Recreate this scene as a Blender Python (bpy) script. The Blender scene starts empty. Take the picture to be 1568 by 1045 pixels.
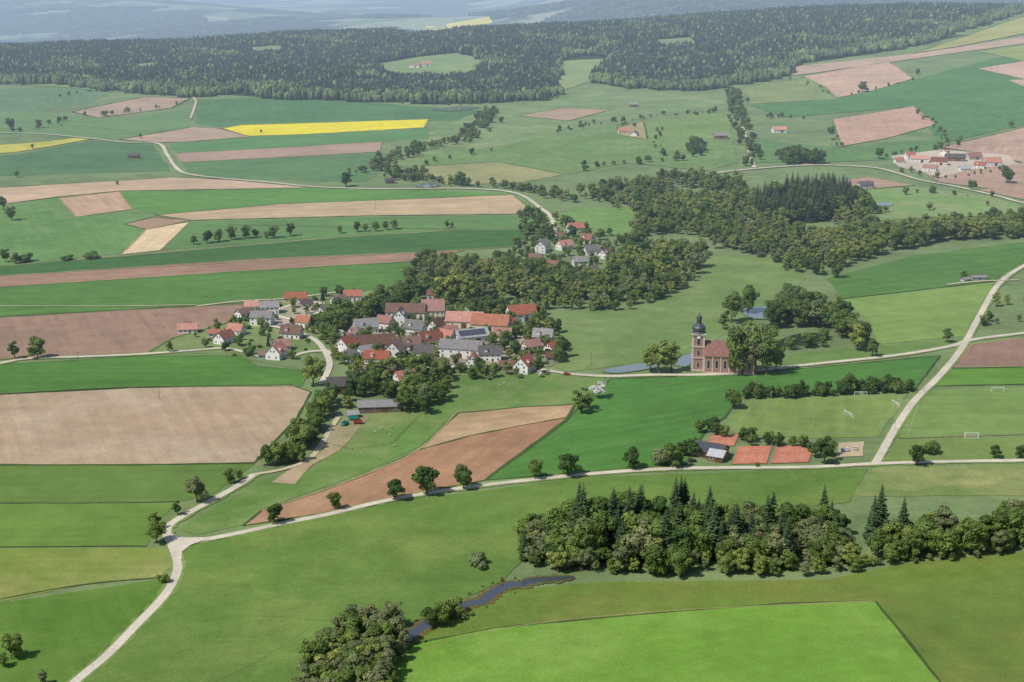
import bpy, math, random
import numpy as np
from mathutils import Vector, geometry
random.seed(7)
sc=bpy.context.scene
PITCH=math.radians(15); F=1568*50/36; HC=250.0
ct,st=math.cos(PITCH),math.sin(PITCH)
def S(a,b,x):
    t=(x-a)/(b-a); t=0 if t<0 else (1 if t>1 else t); return t*t*(3-2*t)
def h(x,y):
    z=(0.8+4.5*S(1300,2600,y))*math.sin(x/230+0.7)*math.sin(y/270+0.4)
    z+=88*S(-1900,1500,x)*math.exp(-((y-4500)/1300)**2)
    z+=45*math.exp(-(((x-1500)/800)**2+((y-3300)/1200)**2))
    if y>4000:
        z-=270*S(4050,7400,y)*(1-0.9*S(-500,1500,x))
        z+=S(6500,10500,y)*(85*math.sin(x/1700+1.0)*math.sin(y/1250)+35*math.sin(x/800+y/1100)+60)
    return z
def g(px,py):
    u=(px-784)/F; v=(522.5-py)/F
    dx=u; dy=ct+v*st; dz=-st+v*ct
    t=250.0; pt=t
    while t<60000:
        if HC+t*dz<=h(t*dx,t*dy): break
        pt=t; t*=1.012
    a,b=pt,t
    for _ in range(14):
        m=(a+b)/2
        if HC+m*dz<=h(m*dx,m*dy): b=m
        else: a=m
    return (b*dx,b*dy)
def proj(x,y,z):
    Z=z-HC; d=y*ct-Z*st; up=y*st+Z*ct
    return 784+F*x/d, 522.5-F*up/d
def ppm(x,y):
    return F/(y*ct+(HC-h(x,y))*st)
def inpoly(x,y,P):
    c=False; n=len(P); j=n-1
    for i in range(n):
        xi,yi=P[i]; xj,yj=P[j]
        if (yi>y)!=(yj>y) and x<(xj-xi)*(y-yi)/(yj-yi)+xi: c=not c
        j=i
    return c
def lin(c): 
    c/=255.0
    return c/12.92 if c<=0.04045 else ((c+0.055)/1.055)**2.4
def C(r,g_,b,k=0.88):
    c=[lin(r),lin(g_),lin(b)]
    if g_>r: c=[c[0]*1.05,c[1]*0.93,c[2]*1.22+.008]
    return tuple(v*k for v in c)+(1,)
def off(x,y,l): return l*0.00006*(abs(y)+300)

# ---------------------------------------------------------------- materials
def newmat(name):
    m=bpy.data.materials.new(name); m.use_nodes=True
    nt=m.node_tree; b=nt.nodes['Principled BSDF']; b.inputs['Roughness'].default_value=0.85
    b.inputs['Specular IOR Level'].default_value=0.15
    return m,nt,b
def N(nt,t,**k):
    n=nt.nodes.new(t)
    for a,v in k.items(): setattr(n,a,v)
    return n
def mixc(nt,fac,a,b,mode='MIX'):
    n=N(nt,'ShaderNodeMix',data_type='RGBA',blend_type=mode)
    def s(i,v):
        if isinstance(v,(tuple,list)): n.inputs[i].default_value=v
        elif isinstance(v,(float,int)): n.inputs[i].default_value=v
        else: nt.links.new(v,n.inputs[i])
    s(0,fac); s(6,a); s(7,b)
    return n.outputs[2]
def math_(nt,op,a,b=None,c=None):
    n=N(nt,'ShaderNodeMath',operation=op)
    for i,v in enumerate((a,b,c)):
        if v is None: continue
        if isinstance(v,(float,int)): n.inputs[i].default_value=v
        else: nt.links.new(v,n.inputs[i])
    return n.outputs[0]
def noise(nt,vec,scale,detail=3,rough=0.55):
    n=N(nt,'ShaderNodeTexNoise'); n.inputs['Scale'].default_value=scale
    n.inputs['Detail'].default_value=detail; n.inputs['Roughness'].default_value=rough
    nt.links.new(vec,n.inputs['Vector']); return n.outputs['Fac']
def ramp01(nt,f,a,b,c=0.0,d=1.0):
    n=N(nt,'ShaderNodeMapRange'); n.inputs[1].default_value=a; n.inputs[2].default_value=b
    n.inputs[3].default_value=c; n.inputs[4].default_value=d
    nt.links.new(f,n.inputs[0]); return n.outputs[0]
def scl(nt,c,f):
    n=N(nt,'ShaderNodeVectorMath',operation='SCALE')
    nt.links.new(c,n.inputs[0]); nt.links.new(f,n.inputs['Scale']); return n.outputs[0]
def field_mat(name,col,var=0.25,streak=0.25,tram=0.0,ang=0.0,period=18.0,alt=None,seed=0):
    m,nt,b=newmat(name); streak*=0.5
    geo=N(nt,'ShaderNodeNewGeometry'); P=geo.outputs['Position']
    mp=N(nt,'ShaderNodeMapping'); mp.inputs['Rotation'].default_value=(0,0,-ang)
    mp.inputs['Location'].default_value=(seed*13.7,seed*7.1,0)
    nt.links.new(P,mp.inputs[0])
    sx=N(nt,'ShaderNodeMapping'); sx.inputs['Scale'].default_value=(0.012,0.16,1); nt.links.new(mp.outputs[0],sx.inputs[0])
    n1=noise(nt,P,0.010,5,0.62); n2=noise(nt,P,0.07,5,0.7); n3=noise(nt,sx.outputs[0],1.0,4,0.6)
    n4=noise(nt,P,1.1,3,0.7)
    d=tuple(c*(1-var) for c in col[:3])+(1,); l=(min(1,col[0]*(1+var*1.35)),min(1,col[1]*(1+var)),min(1,col[2]*(1+var*.9)),1)
    c=mixc(nt,ramp01(nt,n1,0.33,0.67),d,l)
    if alt: c=mixc(nt,ramp01(nt,noise(nt,P,0.016,6,0.68),0.46,0.66),c,alt)
    c=scl(nt,c,ramp01(nt,n3,0.3,0.7,1-streak*.7,1+streak*.7))
    c=scl(nt,c,ramp01(nt,n2,0.25,0.75,0.83,1.17))
    c=scl(nt,c,ramp01(nt,n4,0.25,0.75,0.80,1.20))
    if tram>0:
        sep=N(nt,'ShaderNodeSeparateXYZ'); nt.links.new(mp.outputs[0],sep.inputs[0])
        wob=math_(nt,'MULTIPLY_ADD',noise(nt,P,0.02,1),3.0,sep.outputs[1])
        f=math_(nt,'FRACT',math_(nt,'DIVIDE',wob,period))
        e=math_(nt,'ABSOLUTE',math_(nt,'SUBTRACT',f,0.5))
        k=math_(nt,'MULTIPLY',math_(nt,'LESS_THAN',e,0.035),math_(nt,'MULTIPLY',ramp01(nt,n2,.3,.6),tram))
        c=mixc(nt,k,c,tuple(x*0.6 for x in col[:3])+(1,))
    nt.links.new(c,b.inputs['Base Color'])
    b.inputs['Specular IOR Level'].default_value=0.03
    return m
def simple(name,col,var=0.15,scale=0.6,rough=0.8,spec=0.2,metal=0,rnd=0.0):
    m,nt,b=newmat(name)
    tc=N(nt,'ShaderNodeNewGeometry'); n1=noise(nt,tc.outputs['Position'],scale,4,0.65)
    d=tuple(c*(1-var) for c in col[:3])+(1,); l=tuple(min(1,c*(1+var)) for c in col[:3])+(1,)
    c=mixc(nt,ramp01(nt,n1,0.3,0.7),d,l)
    if rnd>0:
        oi=N(nt,'ShaderNodeObjectInfo'); c=scl(nt,c,ramp01(nt,oi.outputs['Random'],0,1,1-rnd,1+rnd))
    nt.links.new(c,b.inputs['Base Color'])
    b.inputs['Roughness'].default_value=rough; b.inputs['Specular IOR Level'].default_value=spec; b.inputs['Metallic'].default_value=metal
    return m
def leaf_mat(name,a,b_,transl=0.3):
    m,nt,b=newmat(name)
    oi=N(nt,'ShaderNodeObjectInfo'); at=N(nt,'ShaderNodeAttribute',attribute_name='tone')
    c=mixc(nt,oi.outputs['Random'],a,b_)
    c=scl(nt,c,at.outputs['Fac'])
    nt.links.new(c,b.inputs['Base Color'])
    t=N(nt,'ShaderNodeBsdfTranslucent'); nt.links.new(c,t.inputs[0])
    mx=N(nt,'ShaderNodeMixShader'); mx.inputs[0].default_value=transl
    nt.links.new(b.outputs[0],mx.inputs[1]); nt.links.new(t.outputs[0],mx.inputs[2])
    nt.links.new(mx.outputs[0],nt.nodes['Material Output'].inputs[0]); b.inputs['Roughness'].default_value=0.7; b.inputs['Specular IOR Level'].default_value=0.08
    return m
def water_mat(name,col,rough=0.05):
    m,nt,b=newmat(name)
    b.inputs['Base Color'].default_value=col; b.inputs['Roughness'].default_value=rough; b.inputs['Specular IOR Level'].default_value=0.8
    geo=N(nt,'ShaderNodeNewGeometry'); n=noise(nt,geo.outputs['Position'],0.8,3)
    bp=N(nt,'ShaderNodeBump'); bp.inputs['Strength'].default_value=0.2; bp.inputs['Distance'].default_value=0.15
    nt.links.new(n,bp.inputs['Height']); nt.links.new(bp.outputs[0],b.inputs['Normal'])
    return m
M={}
M['bark']=simple('bark',(0.10,0.075,0.05,1),0.3,2)
M['leafA']=leaf_mat('leaf_mid',(0.105,0.17,0.042,1),(0.185,0.255,0.065,1))
M['leafB']=leaf_mat('leaf_light',(0.22,0.28,0.07,1),(0.29,0.33,0.09,1))
M['leafG']=leaf_mat('leaf_greyish',(0.165,0.21,0.09,1),(0.23,0.25,0.115,1))
M['leafD']=leaf_mat('leaf_dark',(0.06,0.115,0.032,1),(0.10,0.165,0.045,1))
M['needle']=leaf_mat('needle',(0.042,0.072,0.036,1),(0.07,0.108,0.046,1),0.12)
M['blossom']=leaf_mat('blossom',(0.6,0.6,0.55,1),(0.7,0.7,0.62,1))
M['wood']=simple('weathered_wood',(0.16,0.11,0.075,1),0.3,1.5)
wallc={'w':(0.68,0.67,0.63),'c':(0.6,0.53,0.4),'g':(0.42,0.41,0.39),'b':(0.18,0.12,0.08)}
for k,v in wallc.items(): M['wall_'+k]=simple('plaster_'+k,v+(1,),0.14,0.5,rnd=.1)
def roof_mat(name,col,metal=0):
    m,nt,b=newmat(name)
    tc=N(nt,'ShaderNodeTexCoord'); n1=noise(nt,tc.outputs['Object'],0.5,5,0.7)
    oi=N(nt,'ShaderNodeObjectInfo')
    d=tuple(c*0.65 for c in col)+(1,); l=tuple(min(1,c*1.25) for c in col)+(1,)
    c=mixc(nt,ramp01(nt,n1,0.25,0.75),d,l)
    w=N(nt,'ShaderNodeTexWave'); w.bands_direction='X'; w.inputs['Scale'].default_value=1.0; w.inputs['Distortion'].default_value=0.5
    nt.links.new(tc.outputs['Object'],w.inputs[0])
    c=scl(nt,c,ramp01(nt,w.outputs['Fac'],0,1,.88,1.1))
    hs=N(nt,'ShaderNodeHueSaturation'); nt.links.new(c,hs.inputs['Color'])
    nt.links.new(math_(nt,'MULTIPLY_ADD',oi.outputs['Random'],0.6,0.75),hs.inputs['Value'])
    nt.links.new(math_(nt,'MULTIPLY_ADD',oi.outputs['Random'],-0.35,1.1),hs.inputs['Saturation'])
    nt.links.new(hs.outputs[0],b.inputs['Base Color']); b.inputs['Roughness'].default_value=0.7
    return m
for k,v in {'red':(0.35,0.12,0.075),'orange':(0.43,0.19,0.115),'rb':(0.25,0.11,0.08),'brown':(0.17,0.10,0.075),'grey':(0.20,0.19,0.185),'dark':(0.085,0.075,0.075),'light':(0.30,0.30,0.315)}.items():
    M['roof_'+k]=roof_mat('roof_tiles_'+k,v)
M['glass']=simple('window_glass',(0.03,0.04,0.05,1),0.1,1,0.1,0.6)
M['white']=simple('white_paint',(0.75,0.75,0.73,1),0.05,1)
M['door']=simple('door_wood',(0.12,0.06,0.03,1),0.2,2)
M['brick']=simple('chimney_brick',(0.3,0.14,0.09,1),0.2,2)
M['solar']=simple('solar_panel',(0.06,0.065,0.085,1),0.15,1,0.25,0.5)
M['rubber']=simple('rubber',(0.02,0.02,0.02,1))
M['metal']=simple('grey_metal',(0.3,0.3,0.3,1),0.1,1,0.4,0.4)

# ---------------------------------------------------------------- mesh builder
def link(o,parent=None):
    sc.collection.objects.link(o)
    if parent: o.parent=parent
    return o
class MB:
    def __init__(s): s.v=[];s.f=[];s.mi=[]
    def add(s,vs,fs,mi=0):
        o=len(s.v); s.v+=[tuple(p) for p in vs]
        for f in fs: s.f.append([o+i for i in f]); s.mi.append(mi)
    def box(s,cx,cy,z0,sx,sy,sz,mi=0,top=1.0,rz=0):
        a,b=sx/2,sy/2; vs=[]
        for z,k in ((z0,1),(z0+sz,top)):
            for x,y in ((-a,-b),(a,-b),(a,b),(-a,b)):
                x*=k;y*=k
                vs.append((cx+x*math.cos(rz)-y*math.sin(rz),cy+x*math.sin(rz)+y*math.cos(rz),z))
        s.add(vs,[(3,2,1,0),(4,5,6,7),(0,1,5,4),(1,2,6,5),(2,3,7,6),(3,0,4,7)],mi)
    def lathe(s,cx,cy,prof,n=12,mi=0,rot=0):
        o=[];
        for r,z in prof:
            for i in range(n):
                a=2*math.pi*(i+rot)/n; o.append((cx+r*math.cos(a),cy+r*math.sin(a),z))
        fs=[]
        for k in range(len(prof)-1):
            for i in range(n):
                j=(i+1)%n; fs.append((k*n+i,k*n+j,(k+1)*n+j,(k+1)*n+i))
        fs.append(tuple(range(n))[::-1]); fs.append(tuple((len(prof)-1)*n+i for i in range(n)))
        s.add(o,fs,mi)
    def tube(s,p,q,r0,r1,n=6,mi=0):
        p=Vector(p);q=Vector(q);d=(q-p).normalized()
        a=d.orthogonal().normalized(); b=d.cross(a); vs=[]
        for c,r in ((p,r0),(q,r1)):
            for i in range(n):
                t=2*math.pi*i/n; vs.append(c+a*(r*math.cos(t))+b*(r*math.sin(t)))
        s.add(vs,[(i,(i+1)%n,n+(i+1)%n,n+i) for i in range(n)]+[tuple(range(n))[::-1],tuple(range(n,2*n))],mi)
    def mesh(s,name,mats):
        me=bpy.data.meshes.new(name); me.from_pydata(s.v,[],s.f)
        for m in mats: me.materials.append(m)
        me.polygons.foreach_set('material_index',s.mi); me.update(); return me
    def obj(s,name,mats,parent=None,loc=None,rz=0,smooth=False):
        if not isinstance(mats,list): mats=[mats]
        o=bpy.data.objects.new(name,s.mesh(name,mats)); link(o,parent)
        if loc: o.location=loc
        o.rotation_euler[2]=rz
        return o
def empty(name,loc,rz=0):
    e=bpy.data.objects.new(name,None); e.location=loc; e.rotation_euler[2]=rz; e.empty_display_size=1
    sc.collection.objects.link(e); return e

# ---------------------------------------------------------------- trees
def leaves_np(rng,pos,nrm,size):
    n=len(pos); nrm=nrm/np.linalg.norm(nrm,axis=1,keepdims=True)
    r=rng.normal(size=(n,3)); t=np.cross(nrm,r); t/=np.linalg.norm(t,axis=1,keepdims=True); b=np.cross(nrm,t)
    s=size[:,None]
    v=np.stack([pos+t*s*0.5,pos+b*s*0.42+nrm*s*0.12,pos-t*s*0.5,pos-b*s*0.42-nrm*s*0.1],1)
    return v.reshape(-1,3)
def tree_mesh(name,mb,lv,tone,mats):
    me=bpy.data.meshes.new(name)
    nv=len(mb.v); nl=len(lv)//4
    verts=mb.v+[tuple(p) for p in lv]
    faces=mb.f+[(nv+4*i,nv+4*i+1,nv+4*i+2,nv+4*i+3) for i in range(nl)]
    me.from_pydata(verts,[],faces)
    for m in mats: me.materials.append(m)
    me.polygons.foreach_set('material_index',[0]*len(mb.f)+[1]*nl)
    at=me.attributes.new('tone','FLOAT','FACE'); at.data.foreach_set('value',np.concatenate([np.ones(len(mb.f)),tone]).astype(np.float32))
    me.update(); return me
def leafy(name,seed,H,R,nb,nl,ls,mat,zlo=0.22,trunk=True,flat=1.0):
    rng=np.random.default_rng(seed); mb=MB()
    czn=(zlo+1)/2*H; rz=(1-zlo)/2*H*flat
    blobs=[]
    for i in range(nb):
        d=rng.normal(size=3); d/=np.linalg.norm(d); k=rng.uniform(0.4,0.85)
        c=np.array([0,0,czn])+d*np.array([R,R,rz])*k
        r=R*rng.uniform(0.22,0.44)
        blobs.append((c,r))
    blobs.append((np.array([0,0,czn]),R*0.55))
    if trunk:
        mb.lathe(0,0,[(0.035*H,-0.6),(0.024*H,0.08*H),(0.018*H,0.4*H),(0.008*H,0.75*H)],7)
        for c,r in blobs[:7]:
            mb.tube((0,0,H*rng.uniform(0.2,0.45)),tuple(c),0.012*H,0.004*H,5)
    P=[];Nn=[];T=[]
    tot=sum(r*r for c,r in blobs)
    for c,r in blobs:
        n=max(8,int(nl*r*r/tot)); d=rng.normal(size=(n,3)); d[:,2]+=0.3; d/=np.linalg.norm(d,axis=1,keepdims=True)
        rr=r*(rng.uniform(0.6,1.0,size=(n,1))**0.6)*rng.choice([1,1,1,1.2],size=(n,1))
        P.append(c+d*rr*np.array([1,1,0.8])); Nn.append(d+np.array([0,0,.25])+rng.normal(size=(n,3))*0.28)
        T.append(np.full(n,rng.uniform(0.76,1.27))*rng.uniform(0.83,1.17,n))
    P=np.concatenate(P);Nn=np.concatenate(Nn);T=np.concatenate(T)
    P[:,2]=np.maximum(P[:,2],0.15)
    return tree_mesh(name,mb,leaves_np(rng,P,Nn,ls*rng.uniform(0.6,1.35,len(P))),T,[M['bark'],mat])
def conifer(name,seed,H,R,tiers,nbr,mat):
    rng=np.random.default_rng(seed); mb=MB()
    mb.lathe(0,0,[(0.016*H,-0.6),(0.012*H,0.3*H),(0.003*H,H)],6)
    lv=[];T=[]
    for k in range(tiers):
        f=k/(tiers-1); z=H*(0.06+0.93*f); r=R*(1-f)**0.72*rng.uniform(0.8,1.12)+0.25
        n=max(5,int(nbr*(1-0.55*f)))
        for i in range(n):
            a=2*math.pi*(i+rng.uniform(-.3,.3))/n+k; L=r*rng.uniform(0.72,1.18); w=max(0.35,L*0.33)
            dx,dy=math.cos(a),math.sin(a); dr=L*rng.uniform(0.22,0.5); tone=rng.uniform(0.7,1.4)
            for q in (0.0,0.5):
                x0=L*q*0.75; x1=L
                if q==0: x1=L*0.7
                zz=z-dr*q*0.7
                aa=(dx*x0,dy*x0,zz+0.1); bb=(dx*(x0+x1)/2-dy*w,dy*(x0+x1)/2+dx*w,z-dr*(x0+x1)/2/L-0.25*w)
                cc=(dx*x1,dy*x1,z-dr*x1/L+0.12*L); dd=(dx*(x0+x1)/2+dy*w,dy*(x0+x1)/2-dx*w,z-dr*(x0+x1)/2/L-0.25*w)
                lv+=[aa,bb,cc,dd]; T.append(tone)
    return tree_mesh(name,mb,np.array(lv),np.array(T),[M['bark'],mat])
KM=[]
KN={}
def reg(key,me,H): 
    KN.setdefault(key,[]).append(len(KM)); KM.append((me,H))
for i,(H,R,nb,z) in enumerate([(14,5.6,18,0.12),(15,5.0,17,0.12),(12,5.4,16,0.1),(16,5.8,22,0.1),(14,6,15,.1)]):
    reg('mid',leafy('m%d'%i,10+i,H,R,nb,2500,0.85,M['leafA'],z),H)
for i,(H,R,nb,z) in enumerate([(14,5.2,16,0.12),(17,5.0,18,0.1)]):
    reg('light',leafy('l%d'%i,20+i,H,R,nb,2300,0.85,M['leafB'],z),H)
for i,(H,R,nb,z) in enumerate([(15,4.4,16,0.08),(17,4.8,18,0.06),(13,5.2,14,0.08)]):
    reg('grey',leafy('g%d'%i,30+i,H,R,nb,1900,0.8,M['leafG'],z),H)
for i,(H,R,nb,z) in enumerate([(13,5.6,18,0.13),(16,5.2,20,0.12),(13,5.9,16,.15)]):
    reg('dark',leafy('d%d'%i,40+i,H,R,nb,2500,0.85,M['leafD'],z),H)
for i,(H,R) in enumerate([(26,4.9),(23,4.8),(28,5.4)]):
    reg('spruce',conifer('s%d'%i,50+i,H,R,34,11,M['needle']),H)
for i in range(3):
    reg('bush',leafy('b%d'%i,60+i,4,3.0,9,900,0.6,[M['leafA'],M['leafD'],M['leafG']][i],0.0,False),4)
reg('blossom',leafy('bl',70,8,4,12,1600,0.6,M['blossom'],0.1),8)
reg('poplar',leafy('pp',71,20,3.8,24,2600,0.85,M['leafA'],0.05),20)
tcol=bpy.data.collections.new('tree_kinds')
for i,(me,H) in enumerate(KM):
    o=bpy.data.objects.new('kind_%03d'%i,me); tcol.objects.link(o)
M['fneedle']=simple('far_needles',(0.032,0.054,0.034,1),0.35,0.01,rnd=.4)
M['fneedle2']=simple('far_needles_young',(0.052,0.080,0.042,1),0.3,0.01,rnd=.35)
M['fleaf']=simple('far_leaves',(0.095,0.135,0.05,1),0.3,0.02,rnd=.25)
M['fleaf2']=simple('far_leaves_light',(0.15,0.19,0.065,1),0.3,0.02,rnd=.25)
def ftile(name,seed,size,n,pdec):
    rng=np.random.default_rng(seed); mb=MB()
    k=int(math.ceil(math.sqrt(n))); st_=size/k
    for i in range(k):
        for j in range(k):
            x=(i+0.5)*st_-size/2+rng.uniform(-.4,.4)*st_; y=(j+0.5)*st_-size/2+rng.uniform(-.4,.4)*st_
            if rng.random()<pdec:
                H=rng.uniform(12,19); R=rng.uniform(3.8,5.8); tn=8; pr=[(0.5,0),(R*.7,H*.2),(R,H*.45),(R*.85,H*.75),(R*.4,H*.95),(0.1,H)]; mi=1 if rng.random()<.6 else 2
            else:
                H=rng.uniform(14,23); R=rng.uniform(3.4,4.8); tn=7; pr=[(R*.5,1),(R,H*.2),(R*.68,H*.42),(R*.8,H*.46),(R*.42,H*.7),(R*.5,H*.74),(0.05,H)]; mi=0 if rng.random()<.75 else 3
            o=len(mb.v); mb.lathe(x,y,pr,tn,mi,rng.random())
            for q in range(o,len(mb.v)):
                p=mb.v[q]; s=1+rng.uniform(-.22,.22); mb.v[q]=(x+(p[0]-x)*s,y+(p[1]-y)*s,p[2]+rng.uniform(-.7,.7))
    return mb.mesh(name,[M['fneedle'],M['fleaf'],M['fleaf2'],M['fneedle2']])
fcol=bpy.data.collections.new('far_tiles')
FT=[(30,16,.04),(30,16,.10),(30,16,.35),(30,16,.9),(30,14,1.0),(60,60,.08),(60,60,.3),(60,60,.7)]
for i,(s_,n,p) in enumerate(FT):
    fcol.objects.link(bpy.data.objects.new('tile_%02d'%i,ftile('t%d'%i,80+i,s_,n,p)))
def mk_group(col):
    ng=bpy.data.node_groups.new('scatter_'+col.name,'GeometryNodeTree')
    ng.interface.new_socket('Geometry',in_out='INPUT',socket_type='NodeSocketGeometry')
    ng.interface.new_socket('Geometry',in_out='OUTPUT',socket_type='NodeSocketGeometry')
    a=ng.nodes.new('NodeGroupInput'); z=ng.nodes.new('NodeGroupOutput')
    ci=ng.nodes.new('GeometryNodeCollectionInfo'); ci.inputs['Collection'].default_value=col
    ci.inputs['Separate Children'].default_value=True; ci.inputs['Reset Children'].default_value=True
    ip=ng.nodes.new('GeometryNodeInstanceOnPoints'); ip.inputs['Pick Instance'].default_value=True
    def na(n,t):
        q=ng.nodes.new('GeometryNodeInputNamedAttribute'); q.data_type=t; q.inputs['Name'].default_value=n; return q.outputs['Attribute']
    L=ng.links.new
    L(a.outputs[0],ip.inputs['Points']); L(ci.outputs[0],ip.inputs['Instance'])
    L(na('idx','INT'),ip.inputs['Instance Index']); L(na('rotv','FLOAT_VECTOR'),ip.inputs['Rotation']); L(na('sclv','FLOAT_VECTOR'),ip.inputs['Scale'])
    L(ip.outputs[0],z.inputs[0]); return ng
NG={'t':mk_group(tcol),'f':mk_group(fcol)}
def mass(name,items,ng='t'):
    if not items: return
    me=bpy.data.meshes.new(name); me.from_pydata([i[0] for i in items],[],[])
    a=me.attributes.new('idx','INT','POINT'); a.data.foreach_set('value',[i[1] for i in items])
    a=me.attributes.new('rotv','FLOAT_VECTOR','POINT'); a.data.foreach_set('vector',[c for i in items for c in (0,0,i[2])])
    a=me.attributes.new('sclv','FLOAT_VECTOR','POINT'); a.data.foreach_set('vector',[c for i in items for c in i[3]])
    o=bpy.data.objects.new(name,me); link(o); md=o.modifiers.new('scatter','NODES'); md.node_group=NG[ng]
    return o
BLOCK=set(); HOUSES=[]
def blocked(x,y,r=4):
    if (int(x//4),int(y//4)) in BLOCK: return True
    for hx,hy,hr in HOUSES:
        if (x-hx)**2+(y-hy)**2<(hr+r*0.6)**2: return True
    return False
def pick(kinds):
    ks=list(kinds); k=random.choices(ks,[kinds[q] for q in ks])[0]; return k,random.choice(KN[k])
def item(x,y,H,i):
    s=H/KM[i][1]; a=random.uniform(0,6.28); w=s*random.uniform(0.88,1.22)
    return ((x,y,h(x,y)-0.1),i,a,(w,w,s))
HK={'mid':1,'light':1,'grey':1,'dark':1,'spruce':1.35,'bush':0.35,'poplar':1.3,'blossom':0.6}
def grove(name,P,sp,Hm,kinds,gap=None):
    W=[g(*p) for p in P]; xs=[p[0] for p in W]; ys=[p[1] for p in W]; it=[]
    y=min(ys)
    while y<max(ys):
        x=min(xs)
        while x<max(xs):
            X=x+random.uniform(-.48,.48)*sp; Y=y+random.uniform(-.48,.48)*sp
            if inpoly(X,Y,W) and not blocked(X,Y):
                cl=math.sin(X/27+Y/61)+math.sin(Y/38-X/75+1.3)
                if gap is not None and cl>gap: x+=sp; continue
                k,i=pick(kinds)
                if gap is not None and cl<-1.0 and k=='mid': k='light'; i=random.choice(KN[k])
                it.append(item(X,Y,Hm*HK[k]*random.uniform(0.62,1.22)*(1-.10*cl),i))
            x+=sp
        y+=sp
    mass(name,it)
def row(name,P,sp,Hm,kinds,jit=2.5,nr=1):
    W=[g(*p) for p in P]; it=[]
    for a,b in zip(W[:-1],W[1:]):
        L=math.dist(a,b); n=max(1,int(L/sp))
        for i in range(n):
            for r in range(nr):
                t=(i+random.random())/n; X=a[0]+(b[0]-a[0])*t+random.gauss(0,jit); Y=a[1]+(b[1]-a[1])*t+random.gauss(0,jit)
                if blocked(X,Y,2): continue
                k,j=pick(kinds); it.append(item(X,Y,Hm*HK[k]*random.uniform(0.6,1.25),j))
    mass(name,it)
TN={'mid':'deciduous_tree','light':'lime_tree','grey':'willow_tree','dark':'oak_tree','spruce':'spruce_tree','bush':'bush','blossom':'blossoming_tree','poplar':'poplar_tree'}
def tree(px,py,hp,k='mid',wide=1.0):
    x,y=g(px,py); H=hp/ppm(x,y)/0.97; i=random.choice(KN[k]); s=H/KM[i][1]
    o=bpy.data.objects.new(TN[k],KM[i][0]); link(o); o.location=(x,y,h(x,y)); o.scale=(s*wide,s*wide,s); o.rotation_euler[2]=random.uniform(0,6.28)

# ---------------------------------------------------------------- terrain
rows=[-4000,-1500,-500,0,100,200]; y=250.0
while y<50000: rows.append(y); y*=1.013
nc=220; V=[];Fc=[]
for y in rows:
    for i in range(nc+1):
        t=2*i/nc-1; x=t*(max(y,0)*0.85+700); V.append((x,y,h(x,y)))
for r in range(len(rows)-1):
    for i in range(nc):
        a=r*(nc+1)+i; Fc.append((a,a+1,a+nc+2,a+nc+1))
me=bpy.data.meshes.new('ground'); me.from_pydata(V,[],Fc); me.polygons.foreach_set('use_smooth',[True]*len(Fc))
gm=field_mat('meadow_ground',C(110,138,78),0.2,0.15,alt=C(126,150,86))
nt=gm.node_tree; b=nt.nodes['Principled BSDF']; src=b.inputs['Base Color'].links[0].from_socket
geo=N(nt,'ShaderNodeNewGeometry'); sep=N(nt,'ShaderNodeSeparateXYZ'); nt.links.new(geo.outputs['Position'],sep.inputs[0])
nf=noise(nt,geo.outputs['Position'],0.0007,9,0.66)
vor=N(nt,'ShaderNodeTexVoronoi'); vor.inputs['Scale'].default_value=0.003; nt.links.new(geo.outputs['Position'],vor.inputs['Vector'])
sv=N(nt,'ShaderNodeSeparateColor'); nt.links.new(vor.outputs['Color'],sv.inputs[0])
fieldc=mixc(nt,sv.outputs[0],C(96,130,80),C(160,165,120))
farc=mixc(nt,ramp01(nt,nf,0.49,0.53),(0.035,0.058,0.036,1),fieldc)
nt.links.new(mixc(nt,ramp01(nt,sep.outputs[1],4600,4900),src,farc),b.inputs['Base Color'])
me.materials.append(gm); link(bpy.data.objects.new('ground',me))

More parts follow.
